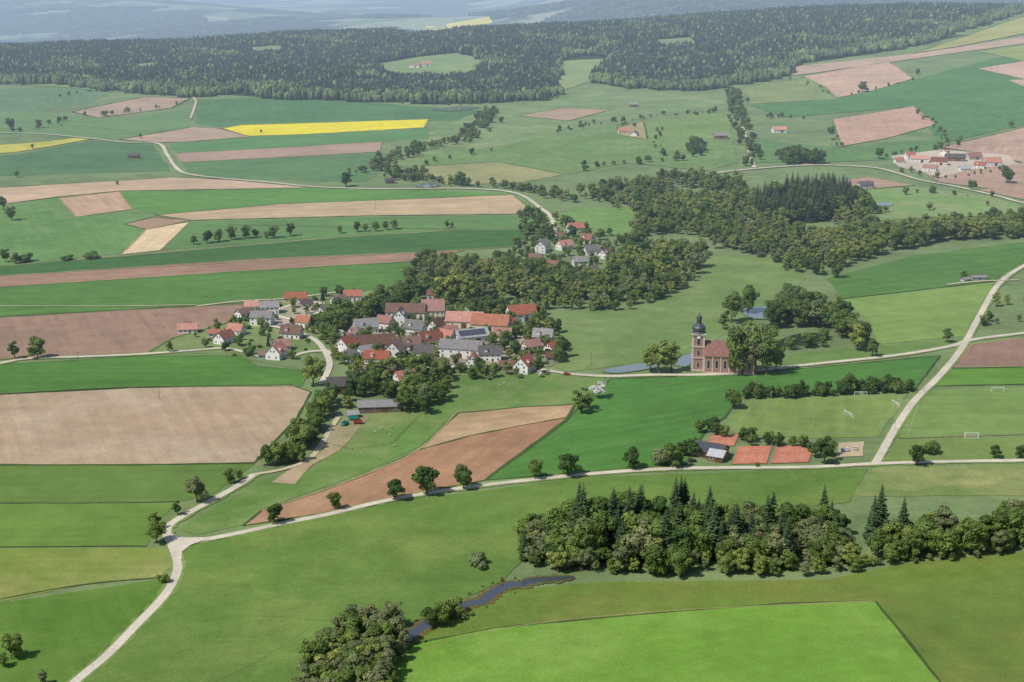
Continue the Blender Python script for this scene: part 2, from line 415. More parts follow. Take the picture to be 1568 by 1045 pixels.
# ---------------------------------------------------------------- patches
LAY=[1.0]
def cr4(p0,p1,p2,p3,t):
    return tuple(0.5*((2*p1[i])+(-p0[i]+p2[i])*t+(2*p0[i]-5*p1[i]+4*p2[i]-p3[i])*t*t+(-p0[i]+3*p1[i]-3*p2[i]+p3[i])*t**3) for i in (0,1))
def catclosed(P,k):
    n=len(P); return [cr4(P[i-1],P[i],P[(i+1)%n],P[(i+2)%n],j/k) for i in range(n) for j in range(k)]
def catopen(P,k):
    Q=[P[0]]+list(P)+[P[-1]]; out=[]
    for i in range(1,len(Q)-2):
        for j in range(k): out.append(cr4(Q[i-1],Q[i],Q[i+1],Q[i+2],j/k))
    out.append(P[-1]); return out
def patch(name,P,mat,lay=None,wig=0.0009,smooth=False):
    if lay is None: LAY[0]+=0.05; lay=LAY[0]
    if smooth: P=catclosed(P,6)
    W=[g(*p) for p in P]
    dmean=sum(math.hypot(*w) for w in W)/len(W); sp=max(7.0,0.014*dmean)
    B=[]
    n=len(W)
    for i in range(n):
        a=W[i];b=W[(i+1)%n]; L=math.dist(a,b); k=max(1,int(L/sp))
        for j in range(k):
            t=j/k; w=wig*dmean if 0<j<k else 0
            B.append((a[0]+(b[0]-a[0])*t+random.uniform(-w,w),a[1]+(b[1]-a[1])*t+random.uniform(-w,w)))
    pts=[Vector(p) for p in B]; nb=len(B)
    xs=[p[0] for p in B]; ys=[p[1] for p in B]
    yy=min(ys)+sp
    while yy<max(ys):
        xx=min(xs)+sp
        while xx<max(xs):
            if inpoly(xx,yy,B): pts.append(Vector((xx,yy)))
            xx+=sp
        yy+=sp
    r=geometry.delaunay_2d_cdt(pts,[],[list(range(nb))],1,1e-4)
    vs=[(v.x,v.y,h(v.x,v.y)+off(v.x,v.y,lay)) for v in r[0]]
    fs=[]
    for f in r[2]:
        a,b_,c=[vs[i] for i in f[:3]]
        cr=(b_[0]-a[0])*(c[1]-a[1])-(b_[1]-a[1])*(c[0]-a[0])
        fs.append(tuple(f) if cr>0 else tuple(f)[::-1])
    me=bpy.data.meshes.new(name); me.from_pydata(vs,[],fs); me.materials.append(mat)
    me.polygons.foreach_set('use_smooth',[True]*len(fs))
    return link(bpy.data.objects.new(name,me))
RL=[6.0]
def ribbon(name,P,width,mat,lay=None,block=True,wig=0.0,taper=0,curve=True):
    if lay is None: RL[0]+=0.15; lay=RL[0]
    W=[g(*p) for p in P]
    if curve: W=catopen(W,8)
    Q=[W[0]]
    for a,b in zip(W[:-1],W[1:]):
        L=math.dist(a,b); k=max(1,int(L/max(8,.006*abs(a[1]))))
        for j in range(1,k+1): Q.append((a[0]+(b[0]-a[0])*j/k,a[1]+(b[1]-a[1])*j/k))
    vs=[];fs=[]
    for i,p in enumerate(Q):
        a=Q[max(0,i-1)];b=Q[min(len(Q)-1,i+1)]; dx,dy=b[0]-a[0],b[1]-a[1]; L=math.hypot(dx,dy) or 1
        w=width/2*(1+random.uniform(-wig,wig))
        if taper: w*=min(1,.25+i/taper)
        for s_ in (1,0,-1):
            x=p[0]-dy/L*w*s_; y=p[1]+dx/L*w*s_; vs.append((x,y,h(x,y)+off(x,y,lay)))
        if block:
            for q in range(-1,2): 
                t=q*width/2; BLOCK.add((int((p[0]-dy/L*t)//4),int((p[1]+dx/L*t)//4)))
    for i in range(len(Q)-1):
        for s_ in (0,1):
            a=3*i+s_; fs.append((a,a+1,a+4,a+3))
    me=bpy.data.meshes.new(name); me.from_pydata(vs,[],fs); me.materials.append(mat)
    return link(bpy.data.objects.new(name,me))
dk=field_mat('ditch_grass',C(70,96,42),0.2,0.0); lt=field_mat('dry_grass',C(150,152,92),0.2,0.0); mg=field_mat('margin_grass',C(96,130,60),0.2,0.0)
fi=[0]
def field(kind,P,col,streak=0.25,tram=0.0,var=0.12,alt=None,smooth=False,period=18.0,ang=None,lay=None):
    W=[g(*p) for p in P]; best=0;a0=0
    for i in range(len(W)):
        a=W[i];b=W[(i+1)%len(W)]; L=math.dist(a,b)
        if L>best: best=L;a0=math.atan2(b[1]-a[1],b[0]-a[0])
    fi[0]+=1
    m=field_mat(kind+'_soil_%d'%fi[0],col,var,streak,tram,a0 if ang is None else ang,period,alt,fi[0])
    patch(kind,P,m,lay=lay,smooth=smooth)
    if kind in('ploughed_field','wheat_field','rapeseed_field'):
        d=sum(w[1] for w in W)/len(W)
        ribbon('field_margin',list(P)+[P[0]],0.8+0.0007*d,random.choice([dk,lt,mg]),lay=4.5+random.random()*.5,block=False,wig=.5,curve=False)
TAN=C(190,166,138);SAND=C(210,190,152)
field('grass_field',[(-200,140),(90,133),(170,142),(140,158),(60,170),(-200,190)],C(100,134,80))
field('ploughed_field',[(110,172),(150,163),(220,149),(292,151),(262,166),(150,181)],C(172,150,128))
field('grass_field',[(300,153),(385,150),(560,156),(745,165),(700,185),(520,188),(340,196),(300,190)],C(84,128,68))
field('grass_field',[(-200,170),(60,172),(110,180),(190,183),(292,165),(296,180),(290,194),(180,213),(-200,200)],C(104,142,76))
field('grass_field',[(560,157),(800,160),(900,140),(1115,145),(1110,160),(940,190),(760,225),(640,240),(660,200),(745,170)],C(114,146,80),alt=C(138,158,92))
field('rapeseed_field',[(340,197),(370,192),(656,183),(650,196),(470,206),(380,209)],(0.66,0.57,0.03,1),0.1,var=0.08)
field('ploughed_field',[(182,214),(295,195),(335,197),(385,210),(280,218),(240,219)],C(174,152,130))
field('grass_field',[(390,210),(655,197),(655,212),(585,217),(270,234),(262,220)],C(92,140,70))
field('ploughed_field',[(268,236),(585,217),(580,233),(278,249)],C(168,144,126))
field('grass_field',[(278,250),(580,234),(620,238),(560,280),(350,273),(288,264)],C(94,134,72),tram=.3)
field('rapeseed_field',[(-200,235),(60,218),(118,211),(140,214),(30,233),(-200,255)],C(182,186,76))
field('grass_field',[(-200,258),(30,236),(140,216),(235,222),(262,262),(-200,276)],C(86,126,70),tram=.3)
field('ploughed_field',[(-200,300),(0,288),(265,272),(350,276),(485,288),(185,293),(90,302),(0,314),(-200,330)],TAN,0.4)
field('grass_field',[(-200,335),(90,304),(115,333),(200,324),(238,332),(222,350),(185,388),(0,408),(-200,420)],C(98,142,66),alt=C(116,150,78))
field('ploughed_field',[(91,304),(182,294),(202,321),(116,333)],C(186,158,130),0.4)
field('grass_field',[(186,294),(485,288),(640,291),(785,297),(430,313),(240,329),(204,320)],C(96,144,60),0.3)
field('ploughed_field',[(238,330),(430,313),(785,299),(822,328),(560,331),(295,338)],C(188,166,132),0.5,tram=.2,period=12)
field('ploughed_field',[(190,344),(235,333),(294,338),(224,352)],C(160,135,112),0.4)
field('ploughed_field',[(184,391),(224,352),(291,340),(246,384)],SAND,0.4)
field('grass_field',[(294,340),(560,333),(824,330),(830,350),(700,352),(520,362),(250,384),(280,350)],C(98,138,68),tram=.2)
field('wheat_field',[(-200,430),(0,408),(190,393),(520,364),(700,353),(820,352),(790,378),(700,384),(0,423),(-200,437)],C(72,114,50),0.3,tram=.3)
field('ploughed_field',[(-200,438),(0,424),(400,397),(710,384),(640,400),(400,414),(0,440),(-200,455)],C(154,126,106),0.4)
field('wheat_field',[(-200,455),(0,441),(400,414),(640,401),(620,440),(500,452),(380,464),(0,485),(-200,498)],C(88,132,54),0.3,tram=.3)
field('ploughed_field',[(-200,500),(0,487),(200,475),(385,466),(345,496),(265,518),(225,541),(15,550),(-200,565)],C(152,127,108),0.35)
field('meadow',[(345,497),(390,470),(500,450),(620,440),(600,470),(500,500),(480,540),(230,542),(268,518)],C(114,140,72),0.1,alt=C(134,152,88))
field('wheat_field',[(-200,575),(0,559),(220,546),(370,545),(395,562),(470,568),(462,592),(200,593),(0,603),(-200,612)],C(82,130,48),0.3,tram=.35)
field('ploughed_field',[(-200,615),(0,605),(200,595),(445,590),(476,601),(455,640),(390,709),(200,713),(0,712),(-200,714)],C(172,150,124),0.3,tram=.14,period=14,var=.08,alt=C(180,162,136))
field('meadow',[(-200,716),(0,714),(390,711),(330,755),(280,768),(-200,771)],C(96,130,54),0.2)
field('meadow',[(-200,773),(270,771),(240,800),(225,836),(-200,840)],C(102,138,54),0.2)
field('meadow',[(-200,842),(254,840),(262,868),(244,884),(120,897),(0,923),(-200,940)],C(118,144,58),0.2,alt=C(152,158,86))
field('meadow',[(-200,942),(0,925),(246,887),(248,908),(165,990),(105,1045),(60,1110),(-200,1110)],C(90,130,44),0.2,alt=C(104,138,52))
field('ploughed_field',[(372,806),(400,783),(480,757),(560,728),(640,690),(700,634),(800,624),(882,620),(868,642),(742,736),(650,754),(500,786)],C(158,124,96),0.35,var=.15,alt=C(170,138,108))
field('ploughed_field',[(640,690),(672,660),(702,634),(800,624),(880,620),(868,640),(800,652),(720,668)],C(176,152,118),0.3,var=.15,alt=C(160,134,102))
field('meadow',[(480,720),(560,640),(700,565),(830,573),(930,580),(884,618),(700,632),(640,686),(560,724),(400,781),(370,805),(300,820),(275,812),(330,775),(400,735)],C(98,136,58),0.15,alt=C(128,148,78))
field('wheat_field',[(744,736),(870,644),(890,620),(935,581),(1060,577),(1200,568),(1440,545),(1400,598),(1135,606),(1110,640),(1080,660),(1050,712),(900,723)],C(80,130,50),0.3,tram=.3,ang=0.5,period=20)
field('meadow',[(850,563),(835,490),(870,478),(980,472),(1080,430),(1085,390),(1190,396),(1235,425),(1180,480),(1130,500),(1065,540),(930,563),(870,570)],C(108,140,68),0.1,alt=C(128,152,82))
field('grass_field',[(1265,427),(1400,392),(1700,355),(1700,400),(1568,402),(1520,432),(1290,458)],C(86,130,54),0.3,tram=.3)
field('grass_field',[(1292,459),(1522,433),(1505,472),(1478,515),(1345,528),(1330,490)],C(122,156,72),0.2)
field('meadow',[(1180,545),(1340,530),(1470,520),(1440,536),(1200,563),(1180,560)],C(102,136,62),0.1)
field('ploughed_field',[(1448,563),(1488,528),(1568,518),(1750,500),(1750,555),(1568,562)],C(146,120,104),0.4)
field('wheat_field',[(1438,574),(1446,566),(1750,558),(1750,585),(1424,592)],C(98,146,52),0.2,tram=.4)
field('football_pitch',[(1120,640),(1150,611),(1390,604),(1345,670),(1240,672),(1100,662)],C(120,150,70),0.3,ang=1.3,tram=.08,period=9)
field('football_pitch',[(1402,597),(1700,590),(1700,664),(1376,671)],C(116,150,70),0.3,ang=0.0,tram=.08,period=9)
field('meadow',[(1375,674),(1750,666),(1750,703),(1358,706)],C(112,140,66),0.15)
field('meadow',[(1340,716),(1750,709),(1750,800),(1568,760),(1300,760)],C(110,138,66),0.15,alt=C(154,154,102))
field('grass_field',[(640,240),(760,226),(940,192),(1110,168),(1130,250),(1080,262),(960,250),(870,268),(760,248),(650,255)],C(106,142,70),0.2,alt=C(126,152,84))
field('meadow',[(640,256),(760,249),(862,268),(800,280),(690,284),(640,275)],C(148,158,92),0.2)
field('ploughed_field',[(795,178),(860,166),(935,169),(870,186)],C(170,148,124))
field('ploughed_field',[(945,196),(985,186),(992,215),(950,208)],C(162,152,108))
field('grass_field',[(990,186),(1118,172),(1120,212),(992,218)],C(118,150,74))
field('grass_field',[(1140,135),(1235,120),(1280,152),(1150,160)],C(128,150,82))
field('grass_field',[(1280,152),(1400,122),(1568,80),(1700,60),(1700,190),(1568,192),(1440,220),(1400,163),(1200,180),(1150,162)],C(86,132,64),0.3)
field('rapeseed_field',[(1400,82),(1490,52),(1568,26),(1750,-10),(1750,35),(1568,52),(1460,73)],C(158,168,88))
field('ploughed_field',[(1212,103),(1400,83),(1460,74),(1568,56),(1568,62),(1700,50),(1420,88),(1250,112),(1214,116)],C(180,158,136))
field('ploughed_field',[(1230,118),(1360,95),(1398,121),(1325,142),(1282,150),(1264,134)],C(190,162,140),0.3)
field('ploughed_field',[(1274,183),(1398,163),(1437,190),(1360,212),(1289,225)],C(186,154,132),0.3)
field('ploughed_field',[(1495,106),(1568,94),(1750,70),(1750,115),(1568,122)],C(194,166,146))
field('ploughed_field',[(1545,124),(1750,110),(1750,145),(1580,138)],C(190,160,140))
field('grass_field',[(1500,80),(1568,70),(1750,50),(1750,72),(1568,94)],C(140,160,80))
field('ploughed_field',[(1440,226),(1568,196),(1750,170),(1750,240),(1568,250),(1480,232)],C(180,152,132),0.4)
field('grass_field',[(1160,215),(1290,228),(1440,212),(1430,232),(1370,245),(1240,250),(1155,250)],C(98,138,70))
field('ploughed_field',[(1420,268),(1568,250),(1750,240),(1750,262),(1520,290),(1440,280)],C(174,148,128))
field('ploughed_field',[(1500,292),(1568,280),(1750,262),(1750,320),(1568,306)],C(172,144,124))
field('ploughed_field',[(1150,292),(1250,280),(1330,272),(1400,284),(1310,292)],C(168,142,120))
field('meadow',[(1320,292),(1400,287),(1520,302),(1568,318),(1560,330),(1400,335),(1330,340),(1300,310)],C(118,156,78),0.1,alt=C(150,154,104))
field('meadow',[(880,320),(970,318),(975,360),(890,365),(840,335)],C(110,150,70),0.1)
field('meadow',[(640,965),(780,905),(900,893),(1270,888),(1400,862),(1568,846),(1800,850),(1800,1120),(560,1120),(600,1000)],C(102,132,48),0.1,alt=C(118,132,54))
field('wheat_field',[(1340,921),(1442,1048),(1500,1120),(560,1120),(597,1012),(640,985),(760,962),(1000,940),(1200,925)],C(108,154,50),0.12,tram=.0,period=22,ang=0.35,alt=C(122,160,62),var=.10)
field('meadow',[(1342,921),(1450,900),(1568,868),(1800,860),(1800,1120),(1502,1120),(1444,1048)],C(98,128,48),0.1,alt=C(114,130,54))
field('meadow',[(275,840),(370,820),(600,770),(900,731),(1330,718),(1300,770),(1050,800),(820,840),(770,890),(640,950),(520,1000),(440,1060),(380,1120),(60,1120),(120,1045),(250,920),(280,870)],C(96,132,52),0.1,alt=C(116,142,62))
field('clearing',[(568,38),(650,28),(700,28),(690,42),(640,48)],C(140,160,96),0.1)
field('clearing',[(650,42),(752,26),(754,36),(660,50)],(0.62,0.55,0.06,1),0.1)
field('clearing',[(570,100),(640,88),(700,82),(745,95),(700,118),(620,119)],C(126,156,88),0.1)
field('clearing',[(862,94),(922,91),(930,100),(905,125),(850,142),(845,128)],C(136,162,90),0.1)
field('clearing',[(0,130),(60,124),(190,130),(270,140),(170,142),(90,134)],C(116,148,82),0.1)
for P in [[(200,100),(235,96),(250,106),(215,110)],[(1000,62),(1060,58),(1070,68),(1010,72)],[(380,74),(430,70),(440,78),(390,82)]]: field('clearing',P,C(122,150,88),0.1)
field('village_yard',[(395,480),(470,462),(505,468),(495,500),(440,503),(400,500)],C(172,164,144),0.0,alt=C(110,140,72))
field('village_yard',[(505,545),(520,510),(610,492),(700,505),(800,500),(850,530),(850,560),(790,572),(700,566),(590,566)],C(156,148,132),0.0,alt=C(96,124,60),var=.2)
field('farm_yard',[(1365,240),(1440,230),(1540,238),(1560,252),(1480,262),(1440,272),(1375,256)],C(192,180,162),0.0,var=.12)
field('gravel_yard',[(1284,679),(1324,677),(1322,699),(1280,701)],C(188,172,140),0.0,var=.12)
field('gravel_yard',[(415,740),(440,722),(478,702),(512,655),(540,632),(566,640),(520,690),(480,712),(452,742)],C(176,156,128),0.0,var=.15,alt=C(120,136,74))

# roads
asph=field_mat('road_surface',C(206,198,180),0.1,0.0,alt=C(188,180,164)); grav=field_mat('gravel_track',C(194,182,154),0.12,0.0)
verge=field_mat('grass_verge',C(120,148,70),0.2,0.1)
def road(P,w=4.0,name='road',mat=asph,vg=True):
    if vg: ribbon('road_verge',P,w+2.6,verge,lay=5.0+random.random()*0.8,block=False,wig=.25)
    ribbon(name,P,w,mat,wig=.03)
road([(60,1100),(115,1045),(165,1003),(210,957),(250,915),(268,885),(272,862),(262,832)],3.8)
road([(262,832),(256,812),(272,796),(330,764),(365,744),(390,727)],3.8)
road([(266,832),(320,826),(370,816),(430,803),(500,789),(580,770),(650,757),(740,744),(820,735),(900,727),(980,721),(1050,718),(1130,717),(1240,716),(1340,711),(1440,708),(1568,706),(1750,704)],3.8)
road([(1340,711),(1352,690),(1372,655),(1400,615),(1435,580),(1465,545),(1482,518),(1505,475),(1530,435),(1568,408),(1650,370)],4.2)
road([(765,566),(820,566),(870,573),(930,577),(1000,575),(1060,575),(1120,573),(1180,566),(1260,557),(1330,550),(1400,541),(1460,530),(1490,521),(1568,511),(1700,498)],4.2)
road([(-100,575),(0,557),(45,550),(130,547),(220,543),(300,537),(350,535),(420,550),(470,540),(497,538)],3.5)
road([(497,538),(560,557),(640,563),(700,563),(765,566)],5,vg=False)
road([(497,538),(480,520),(440,505),(400,499)],4,vg=False)
road([(505,470),(470,462),(440,470),(420,480),(445,490),(480,488)],4,vg=False)
road([(300,470),(370,462),(440,458),(520,448)],3,'track',grav,False)
road([(497,538),(505,560),(492,590)],4,vg=False)
road([(388,728),(440,718),(478,700),(505,660),(518,640)],3,'track',grav,False)
road([(-200,205),(0,205),(60,206),(130,212),(190,219),(242,221),(256,238),(270,258),(290,268),(350,275),(420,281),(480,287),(560,290),(640,290),(720,290),(790,297),(828,320),(845,335),(850,360)],4.6)
road([(292,182),(298,165),(299,153),(280,140)],4,'track',grav,False)
road([(1080,268),(1150,260),(1240,254),(1330,257),(1370,265),(1410,277),(1470,288),(1530,302),(1568,312),(1700,340)],5)
road([(1122,140),(1130,165),(1137,195),(1145,225),(1155,258)],4.5)
road([(1450,437),(1500,432),(1560,430)],3,'track',grav,False)
road([(0,470),(180,470),(300,468)],1.5,'track',grav,False)
patch('road',[(248,822),(262,818),(274,824),(322,825),(292,836),(279,846),(277,868),(266,866),(262,842)],asph,lay=RL[0]+.3,wig=0)
for P,w,m in [([(1340,921),(1390,980),(1442,1048)],0.8,dk),([(-100,771),(150,771),(275,769)],0.8,dk),([(-100,839),(225,837)],0.7,dk),
    ([(-50,928),(120,897),(246,885)],0.8,dk),([(367,822),(380,845),(420,868),(480,888),(560,903)],0.4,mg),([(385,944),(440,946),(500,951),(600,940)],0.5,mg),
    ([(330,1045),(400,1010),(470,965)],0.5,mg),([(600,1012),(760,965),(1000,938),(1340,921)],0.5,lt),([(0,713),(390,711)],0.8,dk),([(0,604),(200,594),(445,590)],0.8,dk),
    ([(1292,458),(1520,432)],1,dk),([(700,632),(640,690),(560,727),(480,757),(400,783)],1,lt),
    ([(1376,672),(1568,666)],0.6,lt),([(180,293),(485,288)],1.5,lt),([(350,345),(700,352)],1,dk)]:
    ribbon('field_boundary',P,w,m,lay=5.2+random.random()*.6,block=False,wig=.3)
# water
wm=water_mat('river_water',(0.055,0.065,0.08,1),.08); mud=field_mat('river_bank_mud',C(104,96,58),0.2,0.0,alt=C(92,116,52))
RP=[(880,885),(850,888),(820,890),(800,896),(780,897),(755,909),(738,922),(712,927),(692,938),(668,944),(650,959),(634,970),(618,982)]
ribbon('river_bank',RP,8.5,mud,lay=7.9,wig=.35,taper=9); ribbon('river',RP,4.8,wm,lay=8.4,wig=.22,taper=9)
pm=water_mat('pond_water',(0.18,0.21,0.22,1),0.1); pd=water_mat('pond_water_algae',(0.03,0.045,0.02,1),0.1)
for n_,P in enumerate([[(1138,476),(1160,471),(1186,473),(1190,486),(1165,489),(1145,486)],[(925,569),(960,561),(1000,558),(1000,564),(950,572)],[(1030,556),(1058,542),(1070,548),(1050,562)],
          [(1185,530),(1215,514),(1260,512),(1255,525),(1215,531)],[(1338,314),(1352,312),(1368,314),(1355,317)],[(636,285),(655,281),(674,284),(655,288)],[(662,169),(700,165),(735,165),(700,170)]]):
    cx=sum(p[0] for p in P)/len(P)
    patch('pond_bank',[ (p[0]+(p[0]-cx)*0.08,p[1]+(p[1]-P[0][1])*.05+.8) for p in P],mg,lay=7.0,smooth=True); patch('pond',P,pd if n_==3 else pm,lay=8.0,smooth=True)
    if n_<4:
        W=[g(*p) for p in P]
        for xx in range(int(min(w[0] for w in W)),int(max(w[0] for w in W)),3):
            for yy in range(int(min(w[1] for w in W)),int(max(w[1] for w in W)),3):
                if inpoly(xx,yy,W): BLOCK.add((xx//4,yy//4))

# ---------------------------------------------------------------- buildings
def house(px,py,L,W,hw,hr,rot,wall='w',roof='red',kind='house',hip=0.0,solar=False):
    x,y=g(px,py); z=h(x,y)+off(x,y,3); HOUSES.append((x,y,max(L,W)/2*.9))
    r=math.radians(rot); e=empty(kind,(x,y,z),r)
    a,b=L/2,W/2
    mb=MB(); mb.add([(-a,-b,-.5),(a,-b,-.5),(a,b,-.5),(-a,b,-.5),(-a,-b,hw),(a,-b,hw),(a,b,hw),(-a,b,hw),(-a+hip*b,0,hw+hr),(a-hip*b,0,hw+hr)],
        [(0,1,5,4),(1,2,6,5),(2,3,7,6),(3,0,4,7)]+([(5,6,9),(7,4,8)]),0)
    mb.obj('walls',M['wall_'+wall] if wall!='wood' else M['wood'],e)
    ov=0.6; t=0.22; sl=hr/b; zb=hw-ov*sl; A=a+0.6; Bo=b+ov; hx=hip*b
    mb=MB()
    for s in (-1,1):
        lo=[(-A,s*Bo,zb+.05),(A,s*Bo,zb+.05),(A-hx,0,hw+hr+.05),(-A+hx,0,hw+hr+.05)]
        up=[(p[0],p[1],p[2]+t) for p in lo]
        mb.add(lo+up,[(0,1,2,3),(4,5,6,7),(0,1,5,4),(1,2,6,5),(3,0,4,7)])
    mb.obj('roof',M['roof_'+roof],e)
    fr=MB(); gl=MB(); big=L>17 or wall in('wood','b')
    rowsz=[1.0] if hw<4.6 else [1.0,3.7]
    for s in (-1,1):
        n=max(2,int(L/(3.2 if not big else 5)))
        for zr in rowsz:
            if zr+1.4>hw: continue
            for i in range(n):
                cx=-a+(i+.5)*L/n
                if zr==rowsz[0] and i==n//2 and s==-1: continue
                fr.box(cx,s*(b+.02),zr-.1,1.35,.08,1.5); gl.box(cx,s*(b+.05),zr,1.05,.1,1.25)
        n=2 if W<11 else 3
        for zr in rowsz+[hw+0.4]:
            if zr>=hw and (hip>0 or hr<3): continue
            for i in range(n):
                cy=(-b+(i+.5)*W/n)*(1 if zr<hw else .45)
                fr.box(s*(a+.02),cy,zr-.1,.08,1.25,1.4); gl.box(s*(a+.05),cy,zr,.1,.95,1.2)
    fr.obj('window_frames',M['white'],e); gl.obj('window_panes',M['glass'],e)
    n_=max(2,int(L/(3.2 if not big else 5)))
    d=MB(); cx=-a+(n_//2+.5)*L/n_
    dw,dh=(1.2,2.1) if not big else (3.6,min(3.4,hw-.3))
    d.box(cx,-(b+.04),0,dw,.12,dh); d.obj('door',M['door'],e)
    if not big or kind=='farmhouse':
        c=MB(); c.box(a*.3,b*.25,hw+hr*.5,.8,.7,hr*.5+1.1); c.box(a*.3,b*.25,hw+hr+1.1,.95,.85,.12); c.obj('chimney',M['brick'],e)
        if hr>3.8 and random.random()<.5:
            dm=MB(); s=-1; zc=hw+hr*.35; dm.box(-a*.35,s*b*.62,zc-.4,1.8,b*.55,1.7); dm.obj('dormer',M['wall_'+(wall if wall!='wood' else 'b')],e)
            dm=MB(); yy=s*b*.62; dm.add([(-a*.35-1.2,yy-b*.34,zc+1.3),(-a*.35+1.2,yy-b*.34,zc+1.3),(-a*.35+1.2,yy+b*.4,zc+1.7),(-a*.35-1.2,yy+b*.4,zc+1.7)],[(0,1,2,3)]); dm.obj('dormer_roof',M['roof_'+roof],e)
    if solar:
        s=-1; sp_=MB(); n1=hw+hr; 
        for i in range(int(L/2.2)-1):
            x0=-a+1.2+i*2.1; q=[(x0,-b*.9,0),(x0+2,-b*.9,0),(x0+2,-b*.15,0),(x0,-b*.15,0)]
            q=[(p[0],p[1],n1-abs(p[1])*sl+.36) for p in q]; sp_.add(q,[(0,1,2,3)])
        sp_.obj('solar_panels',M['solar'],e)
    return e
HL=[(288,509,13,8,3,3,8,'w','red'),(344,525,12,9,4,4,60,'w','rb'),(328,515,8,6,2.6,2,10,'w','red','garage'),(402,497,15,10,6,3.5,-8,'w','grey'),(413,480,13,9,5.5,3.5,12,'w','grey'),
(385,476,10,8,4,3,20,'c','orange'),(453,462,16,9,3.5,3.5,5,'c','red'),(424,548,12,10,4.5,5,72,'w','red'),(447,517,14,9,4,4.5,-12,'w','brown'),(408,548,10,6,2.6,2,10,'g','brown','garage'),
(540,460,13,9,4.2,3.5,5,'w','red'),(519,466,10,8,3.5,3.2,40,'w','brown'),(495,484,13,9,4,4,75,'w','grey'),(470,470,9,7,3,2.5,10,'w','dark','garage'),(362,512,11,8,3.6,3.6,-20,'w','red'),(432,536,10,8,3.6,3.6,20,'w','rb'),(372,485,9,7,3,3,50,'w','brown'),(466,500,10,8,4,3.6,-20,'w','orange'),
(622,488,28,12,6,5,-4,'w','brown','farmhouse'),(663,486,16,14,6.5,6.5,5,'c','rb','farmhouse'),
(712,500,26,12,5,5.5,-6,'c','red','barn'),(752,505,26,13,5,6,-12,'c','orange','barn'),(798,491,20,11,6,5.5,18,'w','red','barn'),(780,500,10,7,3,3,10,'w','rb','shed'),
(722,524,22,11,5,4,22,'w','light','barn',0,True),(707,546,28,12,6.5,4.5,-14,'w','grey','barn'),(612,500,10,9,8,5,84,'w','grey'),(560,510,16,9,5,5,20,'w','grey'),
(545,520,11,8,4,4,-60,'w','brown'),(577,534,24,10,4.5,5,10,'c','brown','barn'),(605,549,12,10,7,5,75,'w','brown'),(531,536,13,10,4.2,5.2,62,'w','red'),(578,556,16,9,4,4,-6,'w','red'),
(636,512,14,9,5,5,-22,'w','grey'),(657,527,15,10,4,5,28,'w','rb'),(630,534,12,9,4,4.5,10,'w','brown'),(684,524,12,9,4,4.5,-40,'w','red'),(650,547,13,9,4,4,-8,'c','dark'),(590,503,11,8,5,4,-30,'w','rb'),
(832,527,13,10,6,4.5,-14,'w','grey'),(848,552,11,7,3,2.6,8,'g','brown','shed'),(803,569,13,10,5.2,5,66,'w','red'),(777,566,10,7,3,2.6,0,'b','brown','shed'),(724,557,9,7,3,3.6,82,'w','red'),
(750,552,14,9,5.2,4.4,2,'w','dark'),(814,536,11,8,3.4,3.4,30,'c','rb'),(845,538,9,7,3,3,50,'w','red'),
(522,600,16,11,5,4,8,'b','dark','barn'),(581,627,24,14,3.4,1.6,6,'wood','grey','barn'),(620,587,12,10,4,4,30,'w','red'),(541,553,11,8,3.6,3.6,-50,'w','dark'),(560,575,9,7,3,2.6,20,'w','brown','shed'),
(668,506,10,8,4,4,60,'w','brown'),(690,512,9,7,3,3,10,'c','rb','shed'),(770,520,12,9,4,4,-10,'w','rb'),(560,543,9,7,3,3,30,'w','grey','shed'),
(881,357,15,10,5.4,4.2,16,'w','red'),(856,369,12,9,4,4,-20,'w','brown'),(830,386,12,10,6,4.4,70,'w','grey'),(850,416,17,10,4,5,0,'w','rb'),(888,410,12,9,6,3.4,10,'w','grey'),(745,412,11,8,4,4,20,'w','rb'),
(820,402,11,8,4,3.4,-10,'w','brown'),(904,421,12,9,4,3.4,20,'c','dark'),(926,395,11,8,4,4,60,'w','brown'),(864,382,13,9,4,4,36,'w','red'),(899,372,11,8,4,4,-30,'w','rb'),(906,390,12,9,4.4,4,10,'w','grey'),
(1407,249,22,12,5,3.6,-6,'w','orange','barn'),(1438,253,20,12,5,4.4,-20,'c','rb','barn'),(1462,247,24,12,5,4,-10,'wood','dark','barn'),(1490,245,20,11,5,4,20,'c','rb','barn'),(1519,254,20,14,5,5,0,'w','orange','farmhouse'),(1424,262,16,9,4,3.4,-30,'w','rb','barn'),(1392,244,14,10,5,4,30,'w','red'),(1446,238,13,10,4,4,60,'w','red'),(1500,258,12,9,4,4,-30,'w','orange'),(1476,262,12,8,3,3,10,'w','light','shed'),(1376,250,11,8,3.6,3.4,10,'w','red'),
(1193,203,20,12,4,4,8,'w','orange'),(1103,213,18,12,5,3,5,'b','grey','barn'),(955,205,16,11,4,4,6,'c','orange'),(972,208,12,9,3,3,70,'w','brown'),(205,243,14,9,4,3,5,'wood','dark','shed'),(597,281,10,8,3,2.6,10,'wood','dark','shed'),
(652,102,22,14,6,5,10,'w','orange','farmhouse'),(636,104,24,12,5,4,-20,'w','rb','barn'),(970,164,14,10,4,3,0,'wood','grey','shed'),(1325,288,16,10,4,3,10,'g','dark','shed'),
(1498,428,12,6,2,1,5,'g','grey','shed'),(1478,431,7,5,2,1,30,'g','grey','shed')]
for t in HL: house(*t)
house(1088,698,16,11,3.6,3.4,-28,'b','dark','clubhouse',0.0,True)
house(1099,704,8,9,3,2.2,-28,'b','light','clubhouse')
house(540,640,6,4,2.4,1.4,20,'wood','light','shed'); 
x,y=g(659,474); e=empty('chapel_tower',(x,y,h(x,y)),.1)
m_=MB(); m_.box(0,0,-.5,5,5,12); m_.obj('walls',M['wall_c'],e)
